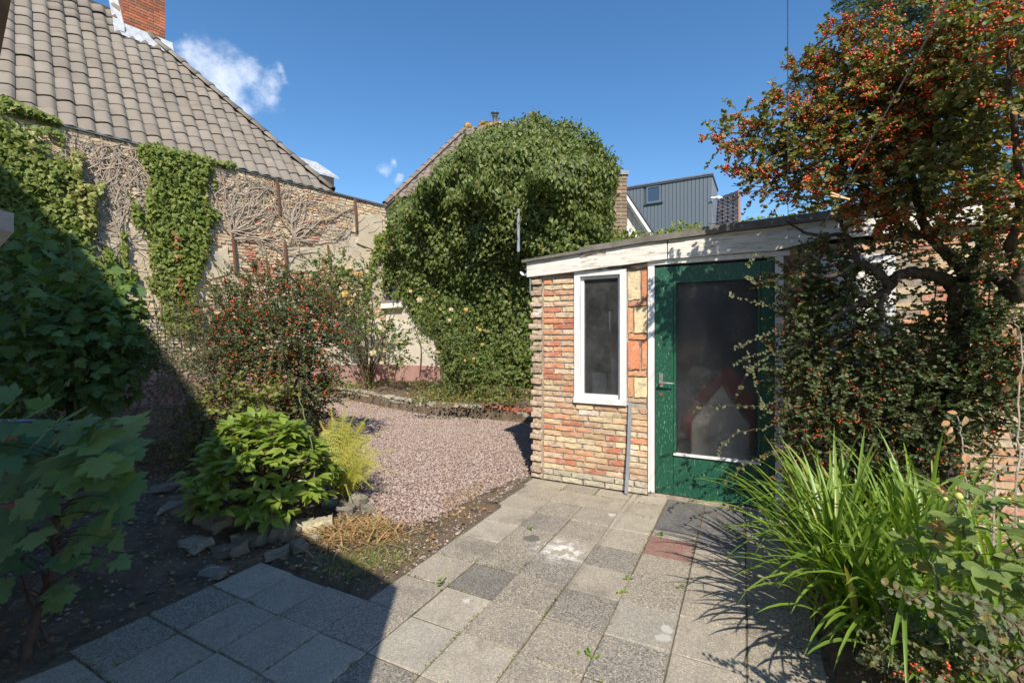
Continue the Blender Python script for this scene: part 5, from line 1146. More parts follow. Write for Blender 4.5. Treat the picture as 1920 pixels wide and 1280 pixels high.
    # woody bare stub over the fascia and catkins of dead stalks
def spruce():
    r = rng(120); base = np.array([5.2, 5.6, 0.]); t = thing('spruce', 'spruce tree rising behind the berried tree and the shed', 'tree', tuple(base)); base = np.array([5.8, 6.3, 0.])
    t.location = tuple(base); V, Fs = tube([base, base+UP*4, base+UP*7.5], [.13, .09, .03], 8); put('trunk', V, Fs, MT['bark'], t); a = Acc(); w = Acc(); tips = []
    for k in range(150):
        z = r.uniform(2.2, 7.2); L = (7.9-z)*.52+.3; an = r.uniform(0, 2*np.pi); d = np.array([math.cos(an), math.sin(an), 0]); L *= r.uniform(.8, 1.05)
        p0 = base+UP*z; c = curve([p0, p0+d*L*.5-UP*.05*L, p0+d*L-UP*.0*L+UP*.10], 7); w.add(*tube(c, np.linspace(.022, .005, len(c)), 4, False)); s = np.cross(d, UP)
        for i in range(2, len(c)):
            for sg in (-1, 1):
                ln = L*.34*(1-i/len(c)*.7)*r.uniform(.7, 1.1); e = c[i]+(s*sg*.8+d*.6)*ln-UP*.1*ln; tips.append((c[i], e)); 
                for q in (.4, .7): m = c[i]*(1-q)+e*q; tips.append((m, m+(d*.8+s*sg*.1)*ln*.42+UP*r.normal(-.03, .04)))
        tips.append((c[-3], c[-1]+d*.05))
    A_ = np.array([x[0] for x in tips]); B_ = np.array([x[1] for x in tips]); L = np.linalg.norm(B_-A_, axis=1); keep = A_[:, 1] < base[1]+.8; A_, B_, L = A_[keep], B_[keep], L[keep]
    k = 26; tt = np.tile(np.linspace(0, 1, k), len(A_)); D = np.repeat(nrm(B_-A_), k, 0); pos = np.repeat(A_, k, 0)+D*(np.repeat(L, k)*tt)[:, None]; n = len(pos)
    V, Fs = scatter(np.array([(-.10,0,0),(.10,0,0),(0,1,0)], float), [np.array([(0,1,2)])], pos, frames(nrm(D*.8+nrm(np.cross(D, r.normal(0, 1, (n, 3))))*.75), nrm(r.normal(0, 1, (n, 3)))), r.uniform(.03, .045, n)); put('needles', V, Fs, MT['spruce'], t, kind='stuff')
    w.put('branches', MT['bark'], t, kind='stuff')
def daylily():
    r = rng(130); base = np.array([1.95, 2.15, .06]); t = thing('daylily', 'big clump of bright green strap leaves arching over the paving by the door', 'plant', tuple(base))
    var = [blade(1, .0125, b, k, 10, i) for i, (b, k) in enumerate([(.5,0),(.8,0),(1.0,0),(1.3,0),(1.6,0),(1.9,0),(.35,0),(2.2,0),(.9,.9),(1.0,1.5),(.25,0),(.6,.6)])]
    clumps = [((1.56,2.08),85),((1.66,2.34),95),((1.86,2.50),80),((1.88,2.14),80),((2.15,2.32),70),((1.62,1.86),70),((2.30,2.60),50),((1.92,1.84),55),((1.50,1.94),30),((1.58,1.66),34),((1.76,1.56),34),((1.98,1.62),34)]
    pos = []; Rs = []; ss = []; vi = []; cx, cy = 1.90, 2.25
    for (c, n) in clumps:
        for i in range(n):
            p = np.array([c[0]+r.normal(0, .055), c[1]+r.normal(0, .055), .06]); out = np.array([p[0]-cx, p[1]-cy])*1.6+r.normal(0, .75, 2)
            an = math.atan2(out[1], out[0]); d = np.array([math.cos(an), math.sin(an), 0]); s = np.cross(d, UP); lean = abs(r.normal(.18, .16))+.55*max(0, min(1, (np.hypot(p[0]-cx, p[1]-cy)-.1)/.4))*max(0, np.dot(d[:2], nrm(p[:2]-[cx, cy]))); z = nrm(UP+d*lean); y = nrm(d-z*(d@z)); x = np.cross(y, z)
            pos.append(p); Rs.append(np.stack([x, y, z], 1)); L = r.uniform(.5, .90) if c[1] > 1.75 else r.uniform(.35, .6); 
            if d[1] < -.3 and d[0] > .0: L *= .7
            ss.append(L); vi.append(r.choice(len(var), p=[.14,.16,.15,.12,.09,.06,.1,.03,.03,.03,.05,.04]))
    ms = [mesh('strap_leaf', V, F_, MT['blade'], True) for V, F_ in var]; o = np.argsort([p[1] for p in pos]); a = Acc()
    for q, i in enumerate(o):
        sc_ = (r.uniform(.8, 1.25)*.9, ss[i], ss[i])
        if q < 300: inst('strap_leaf', ms[vi[i]], M4(Rs[i], pos[i], sc_), t)
        else: a.add(pos[i]+(var[vi[i]][0]*sc_)@Rs[i].T, var[vi[i]][1])
    a.put('foliage', MT['blade'], t, smooth=True, kind='stuff')
    b = Acc(); q = blade(1, .009, 2.2, .5, 8, 3)
    for i in range(46):
        c = clumps[r.integers(len(clumps))][0]; an = r.uniform(1.8, 5); d = np.array([math.cos(an), math.sin(an), 0]); z = nrm(UP*.6+d*.9); y = nrm(-UP+d*.3); y = nrm(y-z*(y@z)); x = np.cross(y, z); L = r.uniform(.18, .34); b.add(np.array([c[0], c[1], .05])+(q[0]*L)@np.stack([x, y, z], 1).T, q[1])
    b.put('dead_leaves', MT['dryleaf'], t, smooth=True, kind='stuff')
def near_rose():
    DENS[0] = 1.6
    r = rng(140); base = np.array([1.45, 1.25, .06]); t = thing('rose_bush', 'rose bush with green hips and yellowing leaves at the near right corner', 'shrub', tuple(base)); w = Acc(); pos = []; Rs = []; s = []
    canes = [[base, P(1850, 1180, 1.4), P(1830, 1050, 1.38), P(1795, 960, 1.36), P(1790, 935, 1.36)], [base, P(1930, 1150, 1.35), P(1900, 1030, 1.3), P(1870, 950, 1.3), P(1875, 935, 1.3)], [base, P(1800, 1250, 1.45), P(1760, 1100, 1.45), P(1745, 1030, 1.44), P(1765, 985, 1.42)], [base, P(1960, 1200, 1.3), P(1930, 1080, 1.25), P(1925, 980, 1.2)], [base, P(1870, 1240, 1.3), P(1880, 1120, 1.25), P(1860, 1060, 1.25)]]
    for c in canes:
        c = curve(c, 9, .003, r); w.add(*tube(c, np.linspace(.0055, .0022, len(c)), 6)); 
        for i in range(10, len(c), 3):
            an = r.uniform(0, 6.28); d = nrm(np.array([math.cos(an), math.sin(an)*.8, .25])); e = c[i]+d*.085; w.add(*tube([c[i], (c[i]+e)/2+UP*.008, e], .0013, 4, False)); sd = nrm(np.cross(d, UP))
            for (k, sg) in ((.45, 1), (.45, -1), (.75, 1), (.75, -1), (1, 0)):
                pos.append(c[i]+(e-c[i])*k); tip = d if sg == 0 else sd*sg+d*.4; y = nrm(tip+r.normal(0, .12, 3)-UP*.1); Rs.append(frames(y, nrm(UP+r.normal(0, .3, 3)+[0, -.45, 0]))); s.append(r.uniform(.038, .058))
    w.put('canes', MT['greenstem'], t, smooth=True); leaf_parts(t, 'leaf', [LEAF['rosel'], rib((.05,.30,.36,.26,.0), .15, .3), rib((.06,.25,.34,.3,.08), .4, -.1)], 'roseb', np.array(pos), np.array(Rs), np.array(s))
    for (x, y, D, q) in ((1797,930,1.36,.0125),(1769,984,1.42,.010),(1760,988,1.43,.008),(1772,935,1.37,.008),(1878,938,1.3,.011),(1892,936,1.3,.007)):
        c = P(x, y, D); V, Fs = scatter(*ico(), [c], np.eye(3)[None], np.array([[q, q, q*1.15]])); hp = put('rose_hip', V, Fs, MT['hip'], t, smooth=True); a = Acc()
        for k in range(5): an = k*1.256; d = np.array([math.cos(an), math.sin(an), 0]); a.add(*scatter(*LEAF['tri'], [c+UP*q*.9], frames([d*.6+UP*.9], [UP-d]), np.array([.022])))
        a.put('sepals', MT['dryleaf'], hp)
    # arching sprigs
    t = thing('cotoneaster_sprig', 'grey leaved cotoneaster sprigs arching over the strap leaves at the lower right', 'sprig', tuple(np.array([1.2, .95, 0.]))); w = Acc(); a = Acc(); root = np.array([1.45, .85, .1])
    for pts in ([(1930,1300,1.0),(1870,1250,1.02),(1790,1180,1.05),(1716,1122,1.08),(1655,1095,1.1)],[(1930,1210,1.0),(1905,1170,1.02),(1830,1125,1.04),(1770,1110,1.06),(1697,1124,1.08)],[(1870,1205,1.02),(1860,1170,1.03),(1832,1128,1.04)],[(1935,1235,1.0),(1880,1232,1.03),(1825,1228,1.05)],[(1868,1200,1.02),(1900,1175,1.05),(1925,1160,1.05)]):
        c = curve([P(*p) for p in pts], 10, .0015, r); w.add(*tube(c, np.linspace(.003, .0012, len(c)), 5)); n = 26; i = np.linspace(2, len(c)-1, n).astype(int); D = nrm(np.gradient(c, axis=0))[i]; sd = nrm(np.cross(D, [0, -1, .3])); sg = np.where(np.arange(n) % 2, 1, -1)[:, None]
        a.add(*scatter(*LEAF['round'], c[i], frames(D*-.4+sd*sg*.8+r.normal(0, .2, (n, 3)), nrm(r.normal(0, .4, (n, 3))+[0, -.7, .7])), r.uniform(.014, .023, n)))
    c = curve([root, P(1940, 1320, .98), P(1935, 1235, 1.0)], 8); w.add(*tube(c, .004, 5)); w.add(*tube(curve([root, P(1935, 1305, 1.0)], 4), .004, 5))
    w.put('twigs', MT['twig'], t); a.put('leaves', MT['cotgrey'], t, kind='stuff')
    B = [pb(*q) for q in [(1740,1240,1.5,44,24),(1690,1200,1.55,34,16),(1800,1265,1.4,44,18),(1700,1270,1.5,50,22)]]
    bush('cotoneaster', 'low grey green cotoneaster with few red berries under the strap leaves at bottom right', 'shrub', (1.45, 1.45, .06), B, [([np.array([1.45,1.45,.05]), P(1740,1240,1.5)], .008, .003)], 'cotgrey', 'round', .018, 12, (.06,.13), berry=1.2, bsize=.0045, bclus=2, seed=142, conn=.004)
    # withered leaves hanging in front of the wall
    t = thing('dead_stalk', 'withered beige leaves on a dry stalk standing before the right end of the shed wall', 'dead plant', tuple(P(1815, 900, 2.2)*[1,1,0])); w = Acc(); a = Acc()
    for pts, lv in (([(1820,1010,2.2),(1812,900,2.2),(1805,830,2.2),(1795,780,2.2)], [(1795,775),(1810,780),(1785,800),(1790,815),(1780,790),(1812,850),(1860,870)]), ([(1905,900,2.0),(1910,780,2.0),(1915,640,2.0),(1900,600,2.0)], [(1890,625),(1905,615),(1880,630),(1915,700),(1895,725)]), ([(1862,1010,2.1),(1868,900,2.1),(1858,850,2.1)], [(1868,868),(1850,882)])):
        c = curve([P(*p) for p in pts], 6, .004, r); w.add(*tube(c, np.linspace(.004, .002, len(c)), 5))
        for (x, y) in lv: a.add(*scatter(*LEAF['rosel'], [P(x, y, pts[-1][2]-.02)], frames([r.normal(0, .6, 3)-UP*.6], [r.normal(0, .6, 3)+[0, -1, 0]]), np.array([r.uniform(.035, .06)])))
    c0 = P(1820, 1010, 2.2); w.add(*tube([c0*[1,1,0], c0], .004, 5)); w.add(*tube([P(1905,900,2.0)*[1,1,0], P(1905,900,2.0)], .004, 5)); c0 = P(1862,1010,2.1); w.add(*tube([c0*[1,1,0], c0], .004, 5))
    w.put('stalk', MT['drystem'], t); a.put('leaves', MT['dryleaf'], t)
def centre_bush():
    DENS[0] = 2.6
    base = np.array([*P(540, 800, 5.3)[:2], .10]); 
    B = [pb(*q) for q in [(400,640,5.2,36,30),(430,585,5.3,46,46),(500,555,5.3,52,56),(570,575,5.4,52,56),(622,590,5.4,32,26),(455,640,5.0,56,80),(530,640,4.95,64,100),(600,655,5.2,48,60),(480,705,5.0,50,60),(560,710,5.0,50,60),(430,700,5.2,40,40),(520,770,5.1,52,50),(595,745,5.3,34,30),(470,800,5.0,44,40),(570,800,5.2,40,30),(420,770,5.1,36,30)]]
    limbs = [([base, P(530, 760, 5.2), P(500, 680, 5.2), P(450, 600, 5.3)], .022, .008), ([base, P(550, 740, 5.2), P(580, 640, 5.3), P(600, 590, 5.35)], .02, .007), ([base, P(500, 780, 5.15), P(440, 710, 5.2)], .014, .006), ([base, P(540, 700, 5.1), P(530, 600, 5.2)], .016, .006)]
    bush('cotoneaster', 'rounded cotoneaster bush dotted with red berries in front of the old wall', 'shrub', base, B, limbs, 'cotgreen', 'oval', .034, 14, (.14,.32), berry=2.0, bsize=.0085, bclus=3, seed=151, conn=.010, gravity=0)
    # whippy shoots on top
    t = thing('cotoneaster_shoots', 'dark whip shoots standing up from the rounded berry bush against the old wall', 'shoots', tuple(base)); r = rng(152); a = Acc(); w = Acc()
    for i in range(60):
        x0 = r.uniform(400, 640); y0 = r.uniform(530, 590); x1 = x0+r.normal(-25, 30); y1 = y0-abs(r.normal(35, 22)); D = 5.35
        if i < 7: x0 = 430+i*12; y0 = 560; x1 = x0-45-10*i % 30; y1 = 470+i*6
        if i in (7, 8, 9, 10): x0 = 300+(i-7)*14; y0 = 640; x1 = x0-32; y1 = 440+i*6; D = 5.1
        c = curve([P(x0, y0+30, D), P((x0+x1)/2+4, (y0+y1)/2, D), P(x1, y1, D)], 10, .003, r); w.add(*tube(c, np.linspace(.005, .0022, len(c)), 4, False)); n = 26; k = r.integers(2, len(c), n); Dd = nrm(np.gradient(c, axis=0))[k]
        a.add(*scatter(*LEAF['oval'], c[k], frames(Dd*.6+r.normal(0, .6, (n, 3)), nrm(r.normal(0, .8, (n, 3))+[0, -.5, .5])), r.uniform(.02, .034, n)))
    a.put('leaves', MT['cot'], t, kind='stuff'); w.put('stems', MT['twig'], t, kind='stuff')
    base = np.array([*P(360, 860, 4.5)[:2], .12]); B = [pb(*q) for q in [(330,700,4.5,60,40),(300,640,4.7,50,30),(370,770,4.4,56,40),(400,840,4.2,44,34),(270,700,4.7,40,22),(340,820,4.4,50,30),(360,620,4.8,44,24),(400,700,4.6,40,24),(400,900,4.1,30,14)]]
    limbs = [([base, P(365, 800, 4.5), P(340, 720, 4.5), P(300, 650, 4.6)], .014, .005), ([base, P(380, 800, 4.4), P(390, 720, 4.5)], .012, .005)]
    bush('cotoneaster', 'thin grey leaved cotoneaster in the shade left of the berry bush', 'shrub', base, B, limbs, 'cotgrey', 'oval', .024, 14, (.22,.5), berry=0, seed=155, conn=.006, shell=.1)
    base = np.array([*P(440, 880, 4.2)[:2], .12]); B = [pb(*q) for q in [(430,760,4.4,44,30),(460,820,4.2,40,26),(410,850,4.2,36,22),(500,760,4.5,40,22)]]
    bush('currant_bush', 'small yellow green leafy shrub between the peony and the berry bush', 'shrub', base, B, [([base, P(440, 800, 4.3), P(440, 760, 4.4)], .01, .005)], 'lowplant', 'rosel', .05, 7, (.12,.25), seed=156, conn=.006)
def left_trees():
    DENS[0] = 1.7
    base = np.array([*P(138, 800, 4.3)[:2], .10]); r = rng(160)
    t = thing('sycamore_sapling', 'shaded young sycamore with a pale green stem against the ivy at the left', 'tree', tuple(base)); w = Acc(); st = Acc()
    stem = curve([base, P(144, 700, 4.3), P(142, 600, 4.3), P(134, 500, 4.3), P(130, 440, 4.3)], 10, .004, r); st.add(*tube(stem, np.linspace(.020, .008, len(stem)), 7)); pos = []; Rs = []; s = []
    st.put('trunk', MT['greenstem'], t, smooth=True)
    trunk2 = curve([base+[-.1, .12, 0], P(128, 720, 4.5), P(110, 640, 4.6), P(80, 560, 4.7), P(50, 480, 4.8)], 8, .006, r); w.add(*tube(trunk2, np.linspace(.035, .012, len(trunk2)), 7))
    for c, rad, n in [pb(*q) for q in [(40,520,4.8,80,110),(110,480,4.8,60,60),(150,560,4.4,90,150),(50,620,4.6,100,150),(215,590,4.5,54,70),(170,670,4.3,84,140),(60,710,4.5,90,120),(245,650,4.6,44,50),(120,610,4.2,90,140),(20,450,4.9,60,50),(-40,600,4.8,80,60),(90,740,4.4,60,60),(200,720,4.4,50,50)]]:
        src = np.r_[stem, trunk2]; i = np.argmin(np.linalg.norm(src-c, axis=1)); w.add(*tube(curve([src[i], (src[i]+c)/2+UP*.08, c], 5), .007, 4, False))
        dd = nrm(r.normal(0, 1, (n, 3))); p = c+dd*rad*(.3+.7*r.random((n, 1))**.5)
        for q in p[::7]: w.add(*tube([c, (c+q)/2+UP*.03, q], .003, 3, False))
        pos.append(p); Rs.append(frames(nrm(dd*.7+r.normal(0, .5, (n, 3))-UP*.55), nrm(UP*.9+r.normal(0, .5, (n, 3))+[0, -.5, 0]))); s.append(r.uniform(.07, .125, n))
    w.put('branches', MT['bark'], t, smooth=True); leaf_parts(t, 'leaf', [maple_leaf(k) for k in range(4)], 'syc', np.concatenate(pos), np.concatenate(Rs), np.concatenate(s), 300)
    # near maple
    base = np.array([*G(42, 1232, .06)[:2], .04]); t = thing('maple_sapling', 'small maple with broad dark green leaves at the near left edge of the paving', 'tree', tuple(base)); r = rng(165)
    trunk = curve([base, P(70, 1150, 1.93), P(98, 1060, 1.92), P(108, 960, 1.93), P(118, 870, 1.95), P(112, 800, 1.98)], 8, .003, r); w = Acc(); w.add(*tube(trunk, np.linspace(.019, .007, len(trunk)), 8))
    w.add(*tube(curve([base+[-.02, .12, 0], P(50, 1100, 2.05), P(40, 1000, 2.1), P(35, 900, 2.1)], 8, .003, r), .008, 6)); w.put('trunk', MT['barkred'], t, smooth=True); w = Acc(); pos = []; Rs = []; s = []
    spots = [(70,780,1),(110,770,.8),(160,790,1.1),(210,790,1),(250,830,.9),(280,850,1.),(30,800,1),(180,830,1.2),(120,830,1.2),(60,850,1.2),(10,870,1.2),(240,790,1.),(90,870,1.2),(150,880,1.1),(200,880,1.1),(240,900,1),(170,930,1),(120,930,1.1),(60,930,1.2),(20,940,1.1),(210,940,.9),(60,990,1.3),(20,1020,1.3),(100,1000,1),(160,985,.9),(190,975,1),(150,1040,.8),(210,1000,.8),(240,960,.9),(262,925,1.0),(130,1090,.7),(95,1060,.7),(180,1015,.8),(250,1000,.7),(70,1040,.8),(10,1090,.9),(90,820,1.1),(140,800,.9),(40,760,.7),(220,850,1.),(190,800,.9),(5,830,1),(135,965,.9),(120,1115,.6),(235,1040,.7)]
    for (x, y, k) in spots:
        for rep in range(2):
            xx, yy = x*.9-6+r.normal(0, 12)*(1+rep), y+r.normal(0, 9)*(1+rep); D = r.uniform(1.62, 2.0)+rep*.14; p = P(xx, yy, D); i = np.argmin(np.linalg.norm(trunk-p-UP*.0, axis=1)+np.abs(trunk[:, 2]-p[2]+.08)); a = trunk[i]
            if rep == 2 and r.random() < .4: continue
            w.add(*tube(curve([a, (a+p)/2+UP*.02, p], 5), [.0032]*4+[.0018]*7, 4, False)); out = nrm(p-a); pos.append(p); Rs.append(frames(nrm(out*[1,.3,.5]+[0, -.35, -.35]+r.normal(0, .22, 3)), nrm(UP*1.0+[.15, -.8, 0]+r.normal(0, .32, 3)))); s.append(k*r.uniform(.095, .145))
    w.put('leaf_stalks', MT['inred'] if 0 else MT['barkred'], t, kind='stuff'); leaf_parts(t, 'leaf', [maple_leaf(k+10) for k in range(6)], 'maple', np.array(pos), np.array(Rs), np.array(s), 300)
def peony_fern():
    r = rng(170); base = np.array([*P(505, 940, 3.35)[:2], .12]); t = thing('peony', 'leafy peony with glossy light green leaflets spilling over the bed edge', 'plant', tuple(base)); w = Acc(); pos = []; Rs = []; s = []
    c0 = P(500, 905, 3.3)
    for i in range(230):
        an = r.uniform(0, 2*np.pi); el = r.uniform(-.15, 1)**1; d = np.array([math.cos(an)*math.cos(el*1.35), math.sin(an)*math.cos(el*1.35), math.sin(el*1.35)]); rad = r.uniform(.7, 1.0)
        p = c0+d*np.array([.50, .46, .52])*rad+[0.0, 0, -.02]; p[2] = max(p[2], .2); b = base+r.normal(0, .05, 3)*[1, 1, 0]
        w.add(*tube(curve([b, (b+p)/2+UP*.10, p], 5), np.linspace(.005, .002, 11), 4, False)); n = 6; out = nrm(d*[1, 1, .3]+r.normal(0, .15, 3))
        for k in range(n):
            a2 = (k-2.5)*.55+r.normal(0, .12); sd = nrm(np.cross(out, UP)); tip = out*math.cos(a2)+sd*math.sin(a2)+UP*r.uniform(-.35, .35)
            pos.append(p+nrm(tip)*.01); Rs.append(frames(nrm(tip), nrm(UP+d*.5+r.normal(0, .25, 3)+[0, -.25, 0]))); s.append(r.uniform(.075, .12))
    w.put('stems', MT['cane'], t, kind='stuff'); leaf_parts(t, 'leaflet', [LEAF['lance'], rib((.03,.17,.22,.15,.0), .25, .1), rib((.03,.13,.19,.12,.0), .45, .5), rib((.03,.16,.23,.14,.0), .15, .35)], 'peony', np.array(pos), np.array(Rs), np.array(s))
    V, Fs = tube(curve([P(592, 925, 3.2), P(585, 840, 3.22), P(560, 740, 3.3)], 8, .003, r), .0045, 5); put('tall_stalk', V, Fs, MT['greenstem'], t)
    # fern
    base = np.array([*P(630, 905, 3.8)[:2], .06]); t = thing('fern', 'yellowing fern with feathery fronds leaning over the pink gravel', 'fern', tuple(base)); r = rng(175)
    targets = [(652,745,3.95),(700,768,3.9),(722,805,3.8),(740,845,3.7),(742,885,3.6),(700,915,3.55),(665,775,3.85),(620,760,4.0),(712,868,3.5),(690,820,3.75),(655,930,3.5),(600,790,3.9)]
    for (x, y, D) in targets:
        e = P(x, y, D); c = curve([base+[r.normal(0, .03), r.normal(0, .03), 0], (base+e)/2+UP*.13, e], 14); a = Acc(); a.add(*tube(c, np.linspace(.004, .001, len(c)), 4, False)); Dd = nrm(np.gradient(c, axis=0)); n = len(c)
        for i in range(3, n):
            for f_ in (0, .5)[:2 if r.random() < .15 else 1]:
                if i+f_ >= n-.6: continue
                q = i+f_; p = c[i]*(1-f_)+c[min(i+1, n-1)]*f_; tt = q/n; L = .15*math.sin(min(1, tt*1.25+.12)*math.pi)**.8*(1.05-tt*.5)+.008; sd = nrm(np.cross(Dd[i], nrm(np.array([0, -.85, .5]))))
                for sg in (-1, 1):
                    dr = nrm(sd*sg+Dd[i]*.35-UP*.12+r.normal(0, .06, 3)); m = 9; up_ = nrm(np.cross(dr, Dd[i])*1.0); w_ = np.linspace(.022, .004, m); tv = []; tf = []
                    for k in range(m):
                        y0 = p+dr*L*k/m; tv += [y0, y0+dr*L/m*.62, y0+dr*L/m*.5+Dd[i]*w_[k], y0+dr*L/m*.5-Dd[i]*w_[k]]; tf += [(k*4, k*4+1, k*4+2), (k*4+1, k*4, k*4+3)]
                    a.add(np.array(tv), [np.array(tf)])
        a.put('frond', MT['fern'], t)
def flower(parent, p, s, mt='petal', seed=0):
    r = rng(seed); a = Acc()
    for ring, (n, el, sc_) in enumerate(((6, .25, 1), (6, .7, .85), (5, 1.15, .6))):
        for k in range(n):
            an = 2*np.pi*k/n+ring*.4+r.normal(0, .1); d = np.array([math.cos(an)*math.cos(el), -math.sin(el)*.9, math.sin(an)*math.cos(el)]); d = nrm(d+[0, -.1, .25]); nr = nrm(np.array([0, -1, .5])-d*.3)
            a.add(*scatter(*LEAF['petalshape'], [p+d*s*.05], frames([d], [nr]), np.array([s*sc_*.5])))
    a.put('flower', MT[mt], parent)
def roses():
    DENS[0] = 1.5
    r = rng(180); base = np.array([*P(690, 706, 10.2)[:2], .36]); t = thing('rose_bush', 'tall rose with yellow blooms and bare lower canes at the foot of the old wall', 'shrub', tuple(base)); w = Acc()
    tops = [(640,520),(655,560),(668,515),(690,560),(700,600),(720,620),(610,520),(640,600),(740,590),(660,640),(700,540),(735,560),(625,560),(680,500)]
    for (x, y) in tops:
        for k in range(2): c = curve([base+r.normal(0, .06, 3)*[1, 1, 0], P((x+690)/2+r.normal(0, 6), (y+700)/2, 9.8), P(x+r.normal(0, 8), y, 9.5)], 8, .012, r); w.add(*tube(c, np.linspace(.012, .005, len(c)), 5, False))
    w.put('canes', MT['cane'], t, kind='stuff'); B = [pb(*q) for q in [(600,515,9.6,34,40),(640,505,9.6,30,40),(625,545,9.5,34,40),(660,580,9.4,34,40),(690,540,9.5,26,30),(700,600,9.3,26,30),(672,620,9.4,24,24),(735,640,9.2,26,36),(748,660,9.2,20,20),(690,505,9.6,16,14),(650,530,9.5,30,30)]]
    a = Acc(); tw = Acc()
    for c, rad, n in B:
        dd = nrm(r.normal(0, 1, (n, 3))); p = c+dd*rad*r.random((n, 1))**.5; ln = r.uniform(.12, .3, n); (V, Fs), _ = spray(p, dd+UP*.4, ln, 8, 'rosel', .058, r); a.add(V, Fs); tw.add(*twigs(p, dd+UP*.4, ln, .003))
    a.put('foliage', MT['rose'], t, kind='stuff'); tw.put('twigs', MT['cane'], t, kind='stuff')
    for i, (x, y, s, m) in enumerate(((648,551,.16,'petal'),(657,566,.15,'petal'),(668,513,.12,'petal'),(677,514,.10,'petal'),(652,503,.12,'petalw'),(660,502,.10,'petalw'),(700,661,.16,'petalw'),(746,637,.12,'petalw'),(716,680,.1,'petalw'))): flower(t, P(x, y, 9.0 if y > 540 else 9.3), s*.85, m, i)
    base = np.array([*P(870, 735, 9.0)[:2], .34]); t = thing('rose_bush', 'climbing rose mingled with the ivy mound carrying small cream and orange blooms', 'shrub', tuple(base)); a = Acc(); w = Acc(); r = rng(185)
    for (x, y) in ((790,570),(850,590),(870,590),(900,620),(840,640),(930,680),(780,640),(960,700),(820,600),(880,690)):
        c = curve([base, P((x+870)/2, (y+730)/2, 8.8), P(x, y, 8.6)], 7, .01, r); w.add(*tube(c, np.linspace(.011, .004, len(c)), 4, False))
    for c, rad, n in [pb(*q) for q in [(800,580,8.9,34,30),(845,600,8.6,36,34),(830,640,8.6,34,36),(870,660,8.5,38,36),(900,700,8.4,40,34),(850,710,8.6,34,30),(930,720,8.3,36,26),(790,615,8.9,24,16),(960,690,8.3,34,24)]]:
        dd = nrm(r.normal(0, 1, (n, 3))); p = c+dd*rad*r.random((n, 1))**.5; (V, Fs), _ = spray(p, dd+UP*.3, r.uniform(.12, .3, n), 8, 'rosel', .055, r); a.add(V, Fs)
    w.put('canes', MT['cane'], t, kind='stuff'); a.put('foliage', MT['rose'], t, kind='stuff')
    for i, (x, y, s, m) in enumerate(((787,562,.15,'petalw'),(846,580,.11,'petalw'),(874,580,.10,'petal'),(843,600,.10,'petalw'),(770,546,.09,'petalw'),(826,580,.06,'petal'),(900,618,.08,'petal'),(895,614,.07,'petal'),(905,645,.07,'petal'),(822,660,.07,'petal'),(872,675,.06,'petal'),(888,672,.06,'petal'),(930,686,.05,'petalw'))): flower(t, P(x, y, 8.15), s*.7, m, 20+i)
